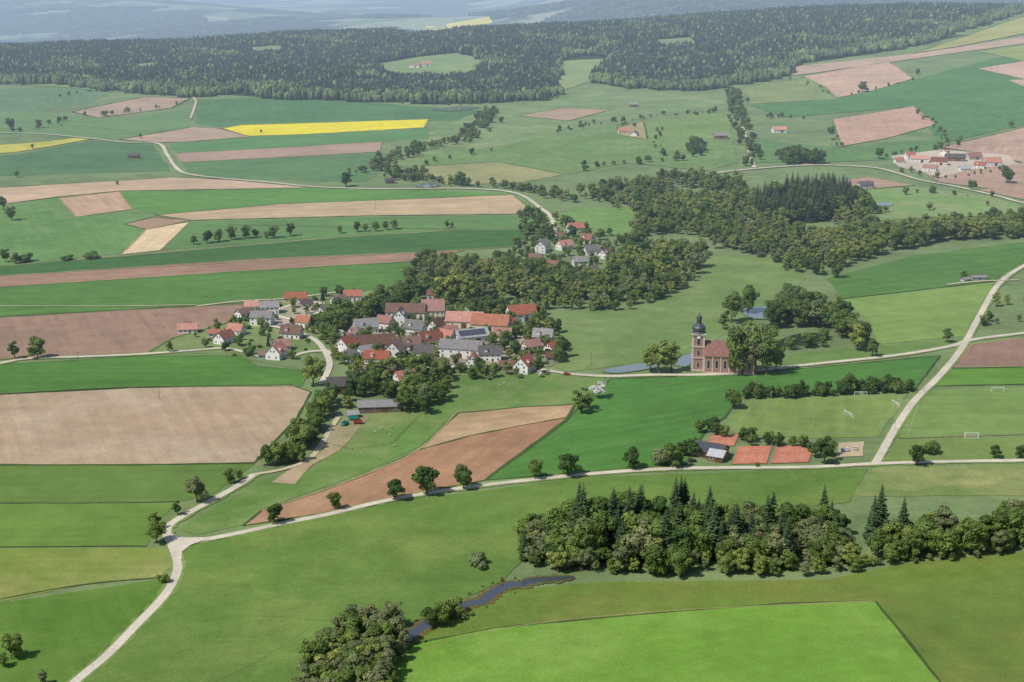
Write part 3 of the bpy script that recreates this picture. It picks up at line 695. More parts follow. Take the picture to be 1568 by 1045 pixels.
m_=MB(); m_.box(0,0,11.5,5.8,5.8,.3); m_.lathe(0,0,[(4.1,11.8),(2.6,13),(1.2,15),(.05,17)],4,0,.5); m_.obj('roof',M['roof_rb'],e)
m_=MB(); 
for s in(-1,1): m_.box(0,s*2.52,8,1.2,.1,2.2); m_.box(s*2.52,0,8,.1,1.2,2.2)
m_.obj('belfry_openings',M['glass'],e)

# church
x,y=g(1068,567); HOUSES.append((x+10,y,16)); ch=empty('church',(x,y,h(x,y)+.3),math.radians(-6))
pink=simple('pink_render',(0.34,0.175,0.14,1),0.15,0.4); cream=simple('cream_stone',(0.5,0.44,0.38,1),0.1,0.4); slate=simple('dome_copper',(0.055,0.065,0.07,1),0.2,0.6,0.45,0.5)
def arch(mb,cx,cz,w,hh,axis,pos,s,th,mi=0):
    pr=[(-w/2,0),(w/2,0)]+[(w/2*math.cos(a),hh-w/2+w/2*math.sin(a)) for a in [math.pi*i/8 for i in range(9)]]
    o=[]
    for t in (0,th):
        for p in pr:
            q=pos+s*t
            o.append((cx+p[0],q,cz+p[1]) if axis=='y' else (q,cx+p[0],cz+p[1]))
    n=len(pr); f=[tuple(range(n)),tuple(range(n,2*n))]+[(i,(i+1)%n,n+(i+1)%n,n+i) for i in range(n)]
    mb.add(o,f,mi)
T=MB(); T.box(0,0,-1,7.4,7.4,24.6); T.obj('tower_shaft',pink,ch)
T=MB()
for sx in(-1,1):
    for sy in(-1,1): T.box(sx*3.35,sy*3.35,-1,1.1,1.1,24.6)
for z,w in((0,8.1),(8.4,8.3),(15.6,8.3),(22.9,8.6),(23.6,9.2)): T.box(0,0,z,w,w,.7 if z else 1.2)
T.obj('tower_pilasters_and_cornices',cream,ch)
T=MB();K=MB();Fm=MB()
for s in(-1,1):
    for ax in 'xy':
        for z,w,hh in((2.6,1.3,3.2),(10.6,1.4,3.2),(17.3,1.9,4.2)):
            arch(Fm,0,z-.25,w+.5,hh+.5,ax,3.71*s,s,.08); arch(T,0,z,w,hh,ax,3.75*s,s,.1)
        c=[(1.05*math.cos(i*math.pi/8),22.0+1.05*math.sin(i*math.pi/8)) for i in range(16)]
        o=[((p[0],s*4.2,p[1]+.2) if ax=='y' else (s*4.2,p[0],p[1]+.2)) for p in c]+[((p[0],s*3.7,p[1]+.2) if ax=='y' else (s*3.7,p[0],p[1]+.2)) for p in c]
        K.add(o,[tuple(range(16))]+[(i,(i+1)%16,16+(i+1)%16,16+i) for i in range(16)])
T.obj('tower_windows',M['glass'],ch);Fm.obj('tower_window_surrounds',cream,ch);K.obj('clock_faces',M['white'],ch)
D=MB(); D.lathe(0,0,[(4.9,24.3),(4.3,24.9),(3.7,25.4),(4.25,26.6),(4.2,27.8),(3.4,28.9),(2.2,29.7),(1.75,30.2),(1.9,30.4),(1.55,30.6),(1.5,32.6),(1.95,32.8),(1.6,33.1),(2.0,33.9),(1.7,34.7),(0.9,35.4),(0.35,36.2),(.12,37.4)],16)
D.obj('onion_dome',slate,ch)
D=MB(); D.lathe(0,0,[(.1,37.3),(.4,37.6),(.4,37.9),(.1,38.2)],8); D.box(0,0,38,.18,.18,2); D.box(0,0,39,1.2,.18,.18); D.obj('cross',simple('gilded',(0.6,0.42,0.12,1),.1,1,.3,.5,.8),ch)
NL=31;NW=15
N1=MB(); N1.box(3.7+NL/2,0,-1,NL,NW,12); N1.obj('nave_walls',pink,ch)
N2=MB(); P_=MB(); A_=MB(); A2=MB()
nb=6
for s in(-1,1):
    for i in range(nb+1): P_.box(3.9+i*(NL-.4)/nb,s*(NW/2+.1),-1,0.8,.45,11.6)
    for i in range(nb):
        cx=3.9+(i+.5)*(NL-.4)/nb; arch(A2,cx,3.0,2.3,5.8,'y',s*(NW/2+.01),s,.08); arch(A_,cx,3.3,1.7,5.2,'y',s*(NW/2+.05),s,.08)
P_.box(3.7+NL/2,0,10.6,NL+.9,NW+.9,.5); P_.box(3.7+NL/2,0,-1,NL+.3,NW+.3,1.8)
for yy in(-7.2,-2.4,2.4,7.2): P_.box(3.7+NL+.1,yy,-1,.45,1,11.6)
P_.obj('nave_pilasters',cream,ch);A2.obj('nave_window_surrounds',cream,ch);A_.obj('nave_windows',M['glass'],ch)
x0,x1,b_=3.2,3.7+NL+.8,NW/2+.8; N2.add([(x0,-b_,11.15),(x1,-b_,11.15),(x1,b_,11.15),(x0,b_,11.15),(x0,0,19.5),(x1-6,0,19.5)],[(0,1,5,4),(1,2,5),(2,3,4,5),(3,0,4),(3,2,1,0)])
N2.obj('nave_roof',roof_mat('church_roof_tiles',(0.20,0.085,0.06)),ch)
HOUSES.append((x+25,y-2,14))

# ---------------------------------------------------------------- sports
clay=field_mat('clay_court',C(192,126,100),0.12,0.0); wl=simple('line_paint',(0.55,0.56,0.50,1),.1)
def W3(p,l): return (p[0],p[1],h(*p)+off(p[0],p[1],l))
def court(P):
    e=empty('tennis_court',(0,0,0)); o=patch('court_surface',P,clay,lay=7.2,wig=0); o.parent=e
    W=[g(*p) for p in P]
    def q(u,v):
        a=[W[0][i]*(1-u)+W[1][i]*u for i in(0,1)];b=[W[3][i]*(1-u)+W[2][i]*u for i in(0,1)]; return (a[0]*(1-v)+b[0]*v,a[1]*(1-v)+b[1]*v)
    mb=MB()
    for u0,v0,u1,v1 in [(.2,.15,.8,.15),(.2,.85,.8,.85),(.2,.15,.2,.85),(.8,.15,.8,.85),(.27,.15,.27,.85),(.73,.15,.73,.85),(.27,.35,.73,.35),(.27,.65,.73,.65),(.5,.35,.5,.65)]:
        a,b=q(u0,v0),q(u1,v1); L=math.dist(a,b); n=(-(b[1]-a[1])/L*.04,(b[0]-a[0])/L*.04)
        mb.add([W3((a[0]+n[0],a[1]+n[1]),7.6),W3((b[0]+n[0],b[1]+n[1]),7.6),W3((b[0]-n[0],b[1]-n[1]),7.6),W3((a[0]-n[0],a[1]-n[1]),7.6)],[(0,1,2,3)])
    mb.obj('court_lines',wl,e)
    mb=MB(); a,b=q(.17,.5),q(.83,.5); za=W3(a,7.3);zb=W3(b,7.3)
    mb.tube(za,(za[0],za[1],za[2]+1.1),.06,.06);mb.tube(zb,(zb[0],zb[1],zb[2]+1.1),.06,.06); mb.tube((za[0],za[1],za[2]+1.0),(zb[0],zb[1],zb[2]+1.0),.04,.04,5); mb.tube((za[0],za[1],za[2]+.5),(zb[0],zb[1],zb[2]+.5),.02,.02,5)
    mb.obj('net',M['dnet'],e)
    mb=MB(); nn=[W[i] for i in range(4)]+[W[0]]
    for a,b in zip(nn[:-1],nn[1:]):
        L=math.dist(a,b);k=max(1,int(L/4)); pr=None
        for i in range(k+1):
            p=(a[0]+(b[0]-a[0])*i/k,a[1]+(b[1]-a[1])*i/k); z=h(*p); mb.tube((p[0],p[1],z),(p[0],p[1],z+3.2),.05,.05,5)
            if pr: 
                for hh in (1.6,3.2): mb.tube((pr[0],pr[1],pr[2]+hh),(p[0],p[1],z+hh),.03,.03,4)
            pr=(p[0],p[1],z)
    mb.obj('court_fence',M['metal'],e)
M['dnet']=simple('net',(0.05,0.06,0.05,1))
court([(1121,712),(1174,711),(1182,684),(1131,685)]); court([(1180,711),(1238,709),(1246,683),(1190,684)]); court([(1080,684),(1124,684),(1132,666),(1090,667)])
def goal(px,py,rz):
    x,y=g(px,py); mb=MB(); r=.09
    mb.tube((-3.66,0,0),(-3.66,0,2.44),r,r,8);mb.tube((3.66,0,0),(3.66,0,2.44),r,r,8);mb.tube((-3.75,0,2.44),(3.75,0,2.44),r,r,8)
    for s in(-1,1): mb.tube((s*3.66,0,2.44),(s*3.66,.9,2.44),.05,.05);mb.tube((s*3.66,.9,2.44),(s*3.66,2,0),.05,.05);mb.tube((s*3.66,0,.05),(s*3.66,2,.05),.05,.05)
    mb.tube((-3.66,2,.05),(3.66,2,.05),.05,.05)
    for i in range(12):
        xx=-3.6+i*.655; mb.tube((xx,.9,2.42),(xx,2,.05),.02,.02,4)
    for i in range(5):
        t=i/5; mb.tube((-3.66,.9+1.1*t,2.42*(1-t)),(3.66,.9+1.1*t,2.42*(1-t)),.02,.02,4)
    mb.obj('football_goal',M['white'],None,(x,y,h(x,y)+off(x,y,3)),rz)
goal(1298,638,-1.2);goal(1487,670,3.1);goal(1528,600,0);goal(1370,622,-1.35);goal(1318,607,0)
def lines(P,w=.05):
    W=[g(*p) for p in P]; mb=MB()
    for a,b in zip(W,W[1:]+W[:1]):
        L=math.dist(a,b); n=(-(b[1]-a[1])/L*w,(b[0]-a[0])/L*w)
        k=max(1,int(L/10))
        for i in range(k):
            c=[a[j]+(b[j]-a[j])*i/k for j in(0,1)];d=[a[j]+(b[j]-a[j])*(i+1)/k for j in(0,1)]
            mb.add([W3((c[0]+n[0],c[1]+n[1]),4.6),W3((d[0]+n[0],d[1]+n[1]),4.6),W3((d[0]-n[0],d[1]-n[1]),4.6),W3((c[0]-n[0],c[1]-n[1]),4.6)],[(0,1,2,3)])
    mb.obj('pitch_markings',wl)
lines([(1160,614),(1378,608),(1338,666),(1120,660)]);lines([(1412,600),(1660,594),(1680,660),(1390,667)])
def pole(px,py,hh,name='utility_pole'):
    x,y=g(px,py); mb=MB(); mb.lathe(0,0,[(.16,-.3),(.1,hh)],8)
    mb.box(0,0,hh-.7,2.0,.14,.14)
    for s in(-.85,0,.85): mb.lathe(s,0,[(.06,hh-.56),(.09,hh-.4),(.03,hh-.3)],6)
    mb.obj(name,M['wood'] if name=='utility_pole' else M['metal'],None,(x,y,h(x,y)))
for p in [(575,322,10),(120,560,9),(244,612,9),(750,330,10),(1035,590,9),(905,560,9),(430,478,8)]: pole(*p)
for p in [(1245,652,12),(1370,660,12),(1180,630,12),(1414,602,12)]: pole(p[0],p[1],p[2],'floodlight_mast')
def fence(P,sp=4,hh=1.2):
    W=[g(*p) for p in P]; mb=MB(); pr=None
    for a,b in zip(W[:-1],W[1:]):
        L=math.dist(a,b);k=max(1,int(L/sp))
        for i in range(k+1):
            p=(a[0]+(b[0]-a[0])*i/k,a[1]+(b[1]-a[1])*i/k); z=h(*p); mb.box(p[0],p[1],z-.1,.16,.16,hh+.1)
            if pr:
                for q in(.55,1.05): mb.tube((pr[0],pr[1],pr[2]+hh*q*.9),(p[0],p[1],z+hh*q*.9),.05,.05,4)
            pr=(p[0],p[1],z)
    mb.obj('wooden_fence',M['wood'])
fence([(1185,566),(1300,556),(1330,552)]);fence([(340,546),(400,556),(456,566)]);fence([(700,580),(760,572)]);fence([(1376,673),(1568,667)]);fence([(540,690),(600,680),(640,640)]);fence([(500,680),(540,690)])
def car_mesh(col,n):
    mb=MB(); prof=[(-2.1,.35),(-2.15,.8),(-1.95,.98),(-1.5,1.42),(.3,1.45),(1.0,.98),(2.0,.8),(2.15,.6),(2.1,.35)]
    vs=[(x,s*(.86 if z<1.1 else .7),z) for s in(-1,1) for x,z in prof]; k=len(prof)
    mb.add(vs,[tuple(range(k)),tuple(range(2*k-1,k-1,-1))]+[(i,i+1,k+i+1,k+i) for i in range(k-1)]+[(k-1,0,k,2*k-1)],0)
    for s in(-1,1):
        mb.add([(-1.4,s*.73,1.36),(.25,s*.73,1.38),(.85,s*.87,1.02),(-1.75,s*.87,1.02)],[(0,1,2,3)],1)
        for xx in(-1.35,1.35): mb.tube((xx,s*.7,.33),(xx,s*.9,.33),.33,.33,12,2)
    mb.add([(.34,-.68,1.44),(.34,.68,1.44),(1.0,.8,1.0),(1.0,-.8,1.0)],[(0,1,2,3)],1); mb.add([(-1.55,-.68,1.42),(-1.55,.68,1.42),(-1.99,.8,1.0),(-1.99,-.8,1.0)],[(0,1,2,3)],1)
    return mb.mesh('car',[simple('car_paint_%d'%n,col,.03,1,.3,.5),M['glass'],M['rubber']])
CM=[car_mesh(c,i) for i,c in enumerate([(.6,.6,.6,1),(.05,.05,.06,1),(.35,.03,.02,1),(.05,.1,.3,1)])]
for i,(px,py,r) in enumerate([(430,500,10),(440,500,80),(480,476,30),(520,548,10),(640,566,5),(700,566,0),(740,570,30),(1290,692,80),(1297,691,80),(1060,708,10),(1430,272,20),(1400,262,0),(1310,689,80),(760,568,0),(868,575,-5)]):
    x,y=g(px,py); o=bpy.data.objects.new('parked_car',CM[i%4]); link(o); o.location=(x,y,h(x,y)+off(x,y,8)); o.rotation_euler[2]=math.radians(r)
def trailer(px,py,col,rz):
    x,y=g(px,py); e=empty('farm_trailer',(x,y,h(x,y)+.2),rz); mb=MB(); mb.box(0,0,.9,5,2.3,.15); 
    for s in(-1,1): mb.box(0,s*1.12,1.05,5,.08,1.1); mb.box(s*2.46,0,1.05,.08,2.16,1.1)
    mb.obj('body',simple('trailer_paint',col,.1),e); mb=MB(); mb.tube((2.5,0,.8),(4.2,0,.6),.08,.08); 
    for xx in(-1.4,1.4):
        for s in(-1,1): mb.tube((xx,s*.9,.5),(xx,s*1.2,.5),.5,.5,12)
    mb.obj('wheels_and_drawbar',M['rubber'],e)
trailer(541,644,(0.02,.3,.22,1),.3);trailer(528,652,(0.02,.28,.22,1),1.2);trailer(548,650,(.3,.05,.03,1),.1)
def sheep_mesh():
    me=bpy.data.meshes.new('sheep'); P=[(0,0,.75),(-.45,0,.78),(.45,0,.78),(.68,0,.72),(.85,0,.45),(1.02,0,.28)]; E=[(0,1),(0,2),(2,3),(3,4),(4,5)]; R=[.30,.27,.26,.16,.11,.06]
    for bx in(-.45,.42):
        src=1 if bx<0 else 2
        for s in(-1,1):
            i=len(P); P+=[(bx,s*.16,.55),(bx+(-.08 if bx<0 else .03),s*.17,.3),(bx,s*.17,.02)]; E+=[(src,i),(i,i+1),(i+1,i+2)]; R+=[.13,.06,.05]
    i=len(P);P+=[(-.68,0,.75),(-.74,0,.55)];E+=[(1,i),(i,i+1)];R+=[.08,.05]
    for s in (-1,1): i=len(P);P+=[(.84,s*.16,.5)];E+=[(4,i)];R+=[.04]
    me.from_pydata(P,E,[]); o=bpy.data.objects.new('tmp',me); sc.collection.objects.link(o)
    o.modifiers.new('s','SKIN'); 
    for v,r in zip(me.skin_vertices[0].data,R): v.radius=(r,r)
    me.skin_vertices[0].data[0].use_root=True
    o.modifiers.new('u','SUBSURF').levels=1
    bpy.context.view_layer.update(); dg=bpy.context.evaluated_depsgraph_get()
    m2=bpy.data.meshes.new_from_object(o.evaluated_get(dg)); bpy.data.objects.remove(o)
    m2.materials.clear(); m2.materials.append(simple('wool',(0.42,0.39,0.32,1),.15,3)); return m2
SM=sheep_mesh()
for px,py in [(574,663),(584,658),(597,668),(604,684),(599,656),(765,592),(772,589)]:
    x,y=g(px,py); o=bpy.data.objects.new('grazing_sheep',SM); link(o); o.location=(x,y,h(x,y)+off(x,y,3.6)); o.rotation_euler[2]=random.uniform(0,6.28)

# ---------------------------------------------------------------- vegetation placement
for t in [(23,550,29,'dark'),(58,549,32,'mid'),(421,802,33,'dark'),(512,781,28,'mid'),(605,766,38,'dark'),(654,757,50,'dark',1.1),(710,749,37,'dark'),(820,733,34,'mid'),(870,729,40,'dark',1.25),(967,720,37,'dark'),
 (1030,717,38,'mid'),(1015,712,24,'bush'),(1405,713,36,'dark'),(1425,696,20,'bush'),(1262,712,46,'dark'),(1523,702,24,'dark'),(1562,702,22,'dark'),(302,770,46,'grey'),(240,832,40,'mid'),(236,812,30,'mid'),(352,742,26,'mid'),(272,790,24,'dark'),(250,893,14,'bush'),
 (890,634,46,'poplar',1.4),(900,626,26,'mid'),(917,610,25,'blossom',1.1),(1008,572,52,'light'),(1028,570,50,'light'),(996,570,40,'light'),(1136,574,84,'mid',.75),(1156,575,92,'grey',.8),(1174,574,84,'mid',.75),(1126,573,50,'mid'),(1188,570,50,'mid',.8),
 (530,286,24,'dark'),(15,199,18,'mid'),(1320,142,18,'dark',1.2),(1541,281,26,'dark'),(1346,244,20,'mid'),(1450,525,24,'mid'),(1336,547,30,'mid'),(480,592,50,'light'),(705,285,22,'mid'),
 (728,868,20,'bush',1.3),(18,1010,42,'mid'),(66,1050,28,'grey'),(6,1022,25,'mid'),(676,958,44,'mid'),(662,962,36,'dark'),(690,945,28,'bush'),(1345,832,95,'spruce'),(1380,836,80,'spruce'),(1336,826,70,'spruce'),
 (1123,626,34,'mid'),(1405,115,10,'dark'),(1548,196,12,'mid'),(18,338,24,'mid'),(5,322,22,'mid'),(8,402,22,'dark'),(144,396,9,'bush',2),(105,399,7,'bush',2),(26,272,12,'mid'),(196,172,8,'bush'),(160,178,8,'bush'),
 (1475,430,16,'mid'),(1386,299,14,'mid'),(1488,292,18,'mid'),(1015,238,12,'mid'),(1525,470,24,'light'),(366,735,18,'mid'),(260,540,18,'mid'),(315,533,16,'mid'),(365,530,18,'mid'),(383,545,14,'bush'),
 (690,464,50,'light',1.2),(714,466,46,'light',1.1),(1145,480,40,'mid'),(1120,495,50,'mid'),(1108,505,26,'mid'),(24,404,16,'mid'),(40,402,12,'bush',1.5),(180,284,8,'mid'),(640,240,16,'mid'),(215,212,8,'mid'),(50,228,8,'mid'),(400,204,6,'mid'),
 (855,556,26,'mid'),(820,500,26,'mid'),(824,508,22,'light'),(745,480,30,'mid'),(770,480,28,'mid'),(860,548,30,'dark'),(640,478,26,'mid'),(697,560,18,'mid'),(1150,684,20,'mid'),(1140,676,22,'mid'),(1176,682,18,'dark'),(1215,684,18,'mid'),(1062,700,26,'dark'),(1072,664,24,'mid')]:
    tree(*t)
for xx,yy,hh in [(297,375,15),(318,373,20),(335,371,19),(355,368,22),(377,366,22),(392,364,14),(420,365,20),(444,362,22),(410,366,12),(520,358,14),(546,356,18),(560,355,14),(575,355,18),(590,353,15),(603,352,18),(685,350,13),(692,350,10),
   (90,188,10),(75,192,10),(60,196,12),(100,186,9),(130,178,8)]: tree(xx,yy,hh,random.choice(['mid','dark']))
LEAF={'mid':4,'light':2.2,'grey':2.6,'dark':1.4}
grove('foreground_woodland',[(880,840),(900,822),(1000,812),(1180,806),(1290,818),(1310,850),(1250,868),(1000,865),(880,866)],6.2,17,{'spruce':2.2,'mid':2.6,'grey':1.6,'dark':1})
grove('foreground_woodland_west',[(790,862),(800,838),(840,822),(905,818),(900,864)],6.2,15.5,{'spruce':.5,'mid':3,'grey':1.6,'light':1,'dark':1})
grove('foreground_woodland_edge',[(782,866),(800,838),(850,842),(900,862),(1250,864),(1320,850),(1345,868),(1270,884),(1080,886),(880,884)],6.0,11.5,{'mid':3,'grey':2.4,'light':1.8,'dark':.6})
grove('riverside_woodland',[(1335,846),(1400,826),(1568,806),(1750,790),(1750,845),(1568,848),(1420,858),(1350,868)],6.5,15,{'mid':3,'grey':3,'light':1,'spruce':.2})
row('riverside_bushes',[(1300,872),(1420,856),(1568,846),(1700,850)],6,5,{'mid':1,'grey':1,'light':1})
grove('willow_thicket',[(450,1120),(462,1050),(500,1000),(548,968),(600,955),(634,972),(628,1000),(605,1030),(590,1120)],4.6,12.5,{'grey':5,'mid':1.8,'light':.5})
row('riverside_shrubs',[(632,962),(655,946),(700,922),(740,900),(778,888),(830,884)],3.4,3.8,{'grey':1.4,'bush':5},1.4)
row('riverside_shrubs',[(650,985),(672,966),(700,952),(745,932),(765,914),(800,906)],4,3,{'grey':.4,'bush':4},1.4)
row('lane_trees',[(398,732),(430,712),(462,694),(482,668),(498,640),(505,615)],4.5,12.5,{'mid':4,'dark':1.2,'light':1},3.5,1)
row('lane_trees',[(404,725),(450,700),(480,660),(490,625)],5,10,{'mid':3,'light':1},3)
grove('village_trees_south',[(520,640),(520,600),(545,570),(640,565),(690,575),(700,600),(650,640),(615,640),(610,612),(555,612)],8,11,{'mid':4,'dark':1.4,'grey':1,'light':1.2,'bush':1})
grove('village_garden_trees',[(500,545),(470,500),(520,490),(600,475),(700,470),(840,480),(870,545),(835,578),(700,585),(560,590)],8.5,9,{'mid':4,'dark':1.6,'light':1.6,'bush':3,'blossom':.3})
grove('village_garden_trees',[(280,515),(400,470),(520,450),(560,455),(500,520),(440,560),(320,540)],12.5,7.5,{'mid':3,'dark':1,'light':.6,'bush':4,'spruce':.3})
grove('village_edge_trees',[(485,520),(500,490),(545,478),(600,458),(612,470),(600,485),(545,498),(510,530)],8,12,{'mid':3,'dark':1.5,'light':.8})
grove('village_woodland',[(608,468),(628,430),(640,400),(700,408),(740,418),(800,400),(850,425),(900,432),(935,425),(960,415),(1040,395),(1084,385),(1075,415),(1040,440),(985,472),(900,476),(850,474),(780,462),(700,464),(650,458)],9,14.5,LEAF,gap=1.45)
row('village_woodland_edge',[(640,460),(700,468),(780,470),(860,476),(960,474),(1010,455),(1060,430)],8,10,{'light':2,'mid':2},3)
grove('valley_woodland',[(935,420),(965,370),(975,330),(1060,285),(1130,285),(1170,320),(1215,330),(1290,320),(1285,345),(1230,380),(1195,392),(1120,383),(1085,382),(1030,410)],10,15,LEAF,gap=1.3)
grove('valley_woodland',[(860,325),(880,300),(960,285),(1060,268),(1120,285),(1060,300),(975,325),(900,320)],12,13,LEAF,gap=1.1)
grove('hamlet_trees',[(780,390),(800,350),(850,335),(930,360),(965,370),(940,420),(860,432),(790,415)],12,9,{'mid':4,'dark':1.4,'light':1.6,'bush':2,'spruce':.3})
row('creek_trees',[(640,275),(700,285),(780,288),(830,300),(880,310)],9,10,{'mid':3,'light':1,'grey':1},6,2)
row('creek_trees',[(560,268),(600,245),(640,232),(700,218),(745,190),(750,172)],10,11,{'mid':3,'light':.7,'grey':1.5},10,2)
row('creek_trees',[(590,262),(620,280),(650,262)],9,9,{'mid':3,'dark':1},6,2)
row('creek_trees',[(870,262),(960,252),(1040,248),(1070,230)],12,9,{'mid':3,'dark':1},6)
row('road_trees',[(1122,140),(1132,170),(1138,200),(1146,225),(1158,256)],9,11,{'mid':3,'dark':1},8,1)
row('road_trees',[(800,325),(822,345),(840,362)],8,9,{'mid':3,'dark':2},5,2)
grove('field_copse',[(1192,243),(1215,236),(1260,244),(1255,252),(1200,253)],10,14,{'mid':2,'dark':3})
grove('field_copse',[(1045,235),(1060,225),(1080,230),(1075,240)],10,13,{'mid':2,'dark':2})
for P,sp in [([(840,205),(900,192),(960,186),(1010,178),(1080,175)],12),([(1175,183),(1195,180),(1230,182)],8),([(80,150),(130,142),(200,140)],16),([(600,158),(700,162),(760,158),(860,150)],12),([(1130,160),(1110,170),(1060,178)],14),
    ([(1270,200),(1285,225)],14),([(1345,243),(1450,225),(1480,215)],16),([(1400,292),(1450,300),(1540,300)],20),([(1320,330),(1400,322),(1500,318)],24),([(0,206),(60,200),(110,184)],20),([(150,180),(220,170),(292,158)],30),
    ([(650,255),(700,240),(760,232)],18),([(940,190),(1010,200),(1015,240)],22),([(1400,165),(1440,200),(1445,222)],20),([(1180,110),(1290,150),(1400,122)],38),([(690,284),(640,275),(600,262)],12),([(1370,262),(1440,276),(1540,262)],16)]:
    row('hedgerow',P,sp,7.5,{'mid':3,'dark':1,'light':.5,'bush':1},5)
grove('spruce_stand',[(1150,335),(1165,315),(1290,300),(1310,325),(1250,340),(1190,348)],6.5,18,{'spruce':1,'mid':.15})
grove('valley_woodland',[(1255,300),(1320,300),(1345,345),(1300,370),(1250,400),(1215,405),(1235,375),(1290,345)],11,14,LEAF,gap=1.2)
grove('valley_woodland',[(1230,405),(1260,378),(1340,356),(1450,350),(1568,338),(1750,325),(1750,350),(1568,366),(1440,372),(1370,388),(1270,415)],10,15,LEAF,gap=1.5)
row('valley_woodland',[(1130,386),(1180,395),(1230,415),(1265,425)],8,12,LEAF,6,2)
grove('pond_woodland',[(1180,505),(1182,470),(1215,455),(1260,472),(1300,490),(1335,530),(1335,545),(1310,545),(1270,505),(1220,505)],9,15,{'mid':3,'dark':1.4,'grey':1,'light':1})
row('pond_trees',[(1185,534),(1215,536),(1260,530),(1265,512)],8,9,{'mid':3,'grey':1,'light':1},2)
row('meadow_bushes',[(1185,400),(1215,410),(1245,420)],9,8,LEAF,4)
row('pitch_hedge',[(1120,615),(1150,610),(1250,607),(1330,603),(1400,600)],3,7,{'mid':1,'dark':3},1.5)
row('pitch_hedge',[(1150,608),(1250,605),(1330,598),(1395,596)],3.4,8.5,{'mid':1.3,'dark':2},2.5)
row('court_hedge',[(1080,662),(1130,674),(1180,680),(1250,690),(1262,705)],3.8,7.5,{'mid':2,'dark':3},2)
row('court_hedge',[(1040,712),(1050,690),(1075,680)],5,8,{'mid':1,'dark':3},2)
row('court_hedge',[(1108,716),(1180,715),(1250,713)],2.6,4.4,{'mid':1,'dark':1},.8)
row('roadside_trees',[(1500,500),(1530,490),(1568,492),(1700,480)],9,8,LEAF,5,2)
row('roadside_trees',[(1530,470),(1568,462),(1650,450)],10,8,{'light':2,'mid':1},5)
row('garden_hedge',[(540,600),(600,600),(690,590)],6,4,{'mid':1,'dark':1},2)

# far forest -----------------------------------------------------
FOR=[(-900,76),(0,76),(300,68),(560,50),(620,-80),(2400,-80),(1700,-20),(1568,18),(1485,44),(1400,72),(1330,82),(1215,98),(1208,118),(1130,132),(1060,142),(950,134),(905,128),(925,98),(918,90),(862,93),(845,128),(850,146),(830,155),(700,160),(560,157),(385,150),(385,140),(300,151),(270,146),(170,142),(100,130),(0,130),(-900,136)]
CLR=[[(564,36),(650,27),(754,24),(756,38),(700,52),(640,58),(570,48)],[(568,98),(640,87),(700,81),(750,95),(722,124),(600,124)],[(196,100),(235,94),(254,108),(212,116)],[(860,88),(930,86),(935,104),(850,112)],[(996,62),(1060,56),(1074,72),(1008,78)],[(376,74),(430,69),(444,84),(388,88)]]
it=[]
def far(y0,y1,sp,idxs,sx=0.55):
    y=y0
    while y<y1:
        X=sx*y+250; x=-X
        while x<X:
            xx=x+random.uniform(-.3,.3)*sp; yy=y+random.uniform(-.3,.3)*sp; z=h(xx,yy); p=proj(xx,yy,z)
            ok=False
            if yy<5300:
                ok=inpoly(p[0],p[1],FOR)
            else:
                q=math.sin(xx/410+yy/730)+math.sin(xx/170-yy/390+2)*.7+math.sin(yy/260+xx/900)*.6
                ok=q>0.0 or xx>200+0.08*yy
            if ok:
                for c in CLR: 
                    if inpoly(p[0],p[1],c): ok=False;break
            if ok:
                edge=not(inpoly(p[0],p[1]+7,FOR)) and yy<4300
                i=random.choice([3,4,2]) if edge and sp<40 else random.choice(idxs)
                if sp<40 and math.sin(xx/95+1+yy/310)*math.sin(yy/140+xx/300)+.5*math.sin(xx/37+yy/61)>0.92: i=random.choice([3,4,2,2])
                s=random.uniform(.8,1.15)*(1+.12*math.sin(xx/60)*math.sin(yy/85)); it.append(((xx,yy,z-.3),i,random.choice([0,1.57,3.14,4.71])+random.uniform(-.2,.2),(1.05,1.05,s)))
            x+=sp
        y+=sp
far(2350,5300,27,[0,0,0,1,1,2]); far(5300,12500,56,[5,5,6,7])
mass('spruce_forest',it,'f')
ff=field_mat('forest_floor_gap_shade',(0.035,0.05,0.028,1),0.2,0)  # dark floor colour, paints in the shade seen through gaps between trees
patch('forest_floor',[(-600,84),(0,84),(300,76),(560,64),(780,62),(1000,54),(1480,54),(1330,84),(1212,100),(1208,116),(1060,138),(950,131),(905,126),(925,100),(860,100),(850,146),(700,157),(385,148),(270,142),(0,128),(-600,132)],ff,lay=1.02)

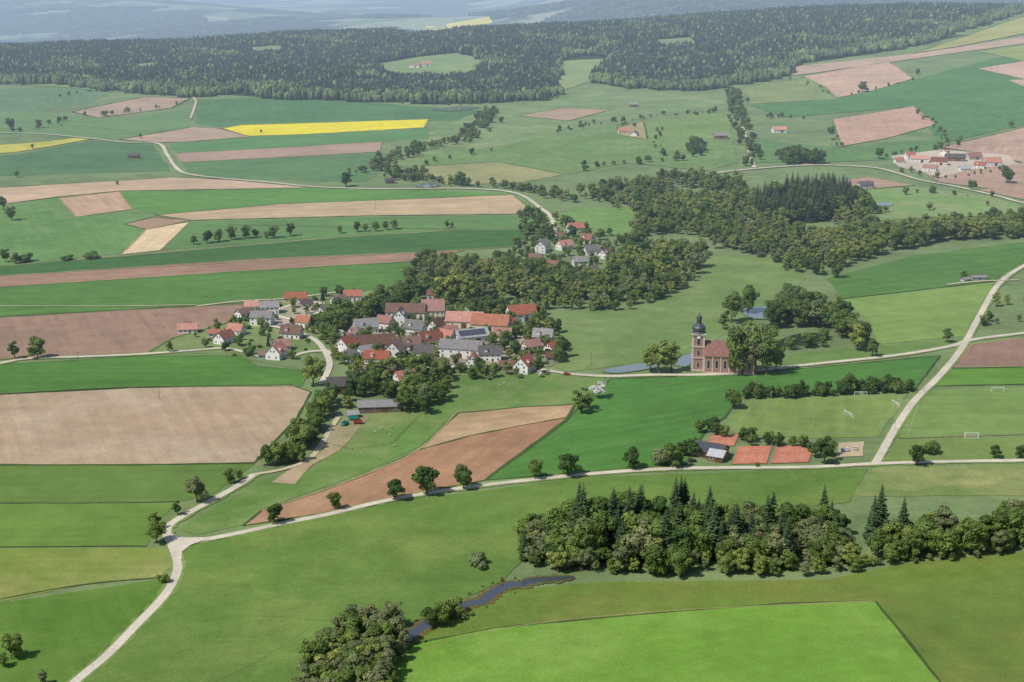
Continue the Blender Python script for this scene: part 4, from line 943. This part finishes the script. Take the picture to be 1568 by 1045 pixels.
# ---------------------------------------------------------------- haze (absorbing box over the distance, its own glow stands in for scattered light)
mb=MB(); mb.box(0,40600,-600,90000,80000,1150)
hm=bpy.data.materials.new('haze_glow'); hm.use_nodes=True; nt=hm.node_tree; nt.nodes.clear()
SG=8.2e-5
ab=N(nt,'ShaderNodeVolumeAbsorption'); ab.inputs['Color'].default_value=(0,0,0,1); ab.inputs['Density'].default_value=SG
em=N(nt,'ShaderNodeEmission'); em.inputs['Color'].default_value=(0.46,0.60,0.79,1); em.inputs['Strength'].default_value=SG  # emission added as bluish haze light, nothing here scatters sunlight
ad=N(nt,'ShaderNodeAddShader'); nt.links.new(ab.outputs[0],ad.inputs[0]); nt.links.new(em.outputs[0],ad.inputs[1])
ou=N(nt,'ShaderNodeOutputMaterial'); nt.links.new(ad.outputs[0],ou.inputs['Volume'])
mb.obj('haze_glow_box',hm)

# ---------------------------------------------------------------- light, camera
EL=math.radians(52); sd=Vector((-0.80,-0.60,0)).normalized(); D_=Vector((sd.x*math.cos(EL),sd.y*math.cos(EL),math.sin(EL)))
w=bpy.data.worlds.new('World'); sc.world=w; w.use_nodes=True; nt=w.node_tree
sky=nt.nodes.new('ShaderNodeTexSky'); sky.sky_type='NISHITA'; sky.sun_disc=False; sky.sun_elevation=EL; sky.sun_rotation=math.atan2(sd.x,sd.y)
nt.links.new(sky.outputs[0],nt.nodes['Background'].inputs[0]); nt.nodes['Background'].inputs[1].default_value=0.105
L=bpy.data.lights.new('sun','SUN'); L.energy=4.3; L.angle=math.radians(.5); L.color=(1,.95,.88)
lo=bpy.data.objects.new('sun',L); link(lo); lo.rotation_euler=D_.to_track_quat('Z','Y').to_euler(); lo.location=(0,0,900)
cam=bpy.data.cameras.new('camera'); cam.lens=50; cam.sensor_width=36; cam.clip_start=1; cam.clip_end=90000
co=bpy.data.objects.new('camera',cam); link(co); co.location=(0,0,HC); co.rotation_euler=(math.radians(75),0,0); sc.camera=co
sc.view_settings.view_transform='Standard'; sc.view_settings.look='None'; sc.view_settings.exposure=0
print('objects',len(bpy.data.objects),'far tiles',len(it))
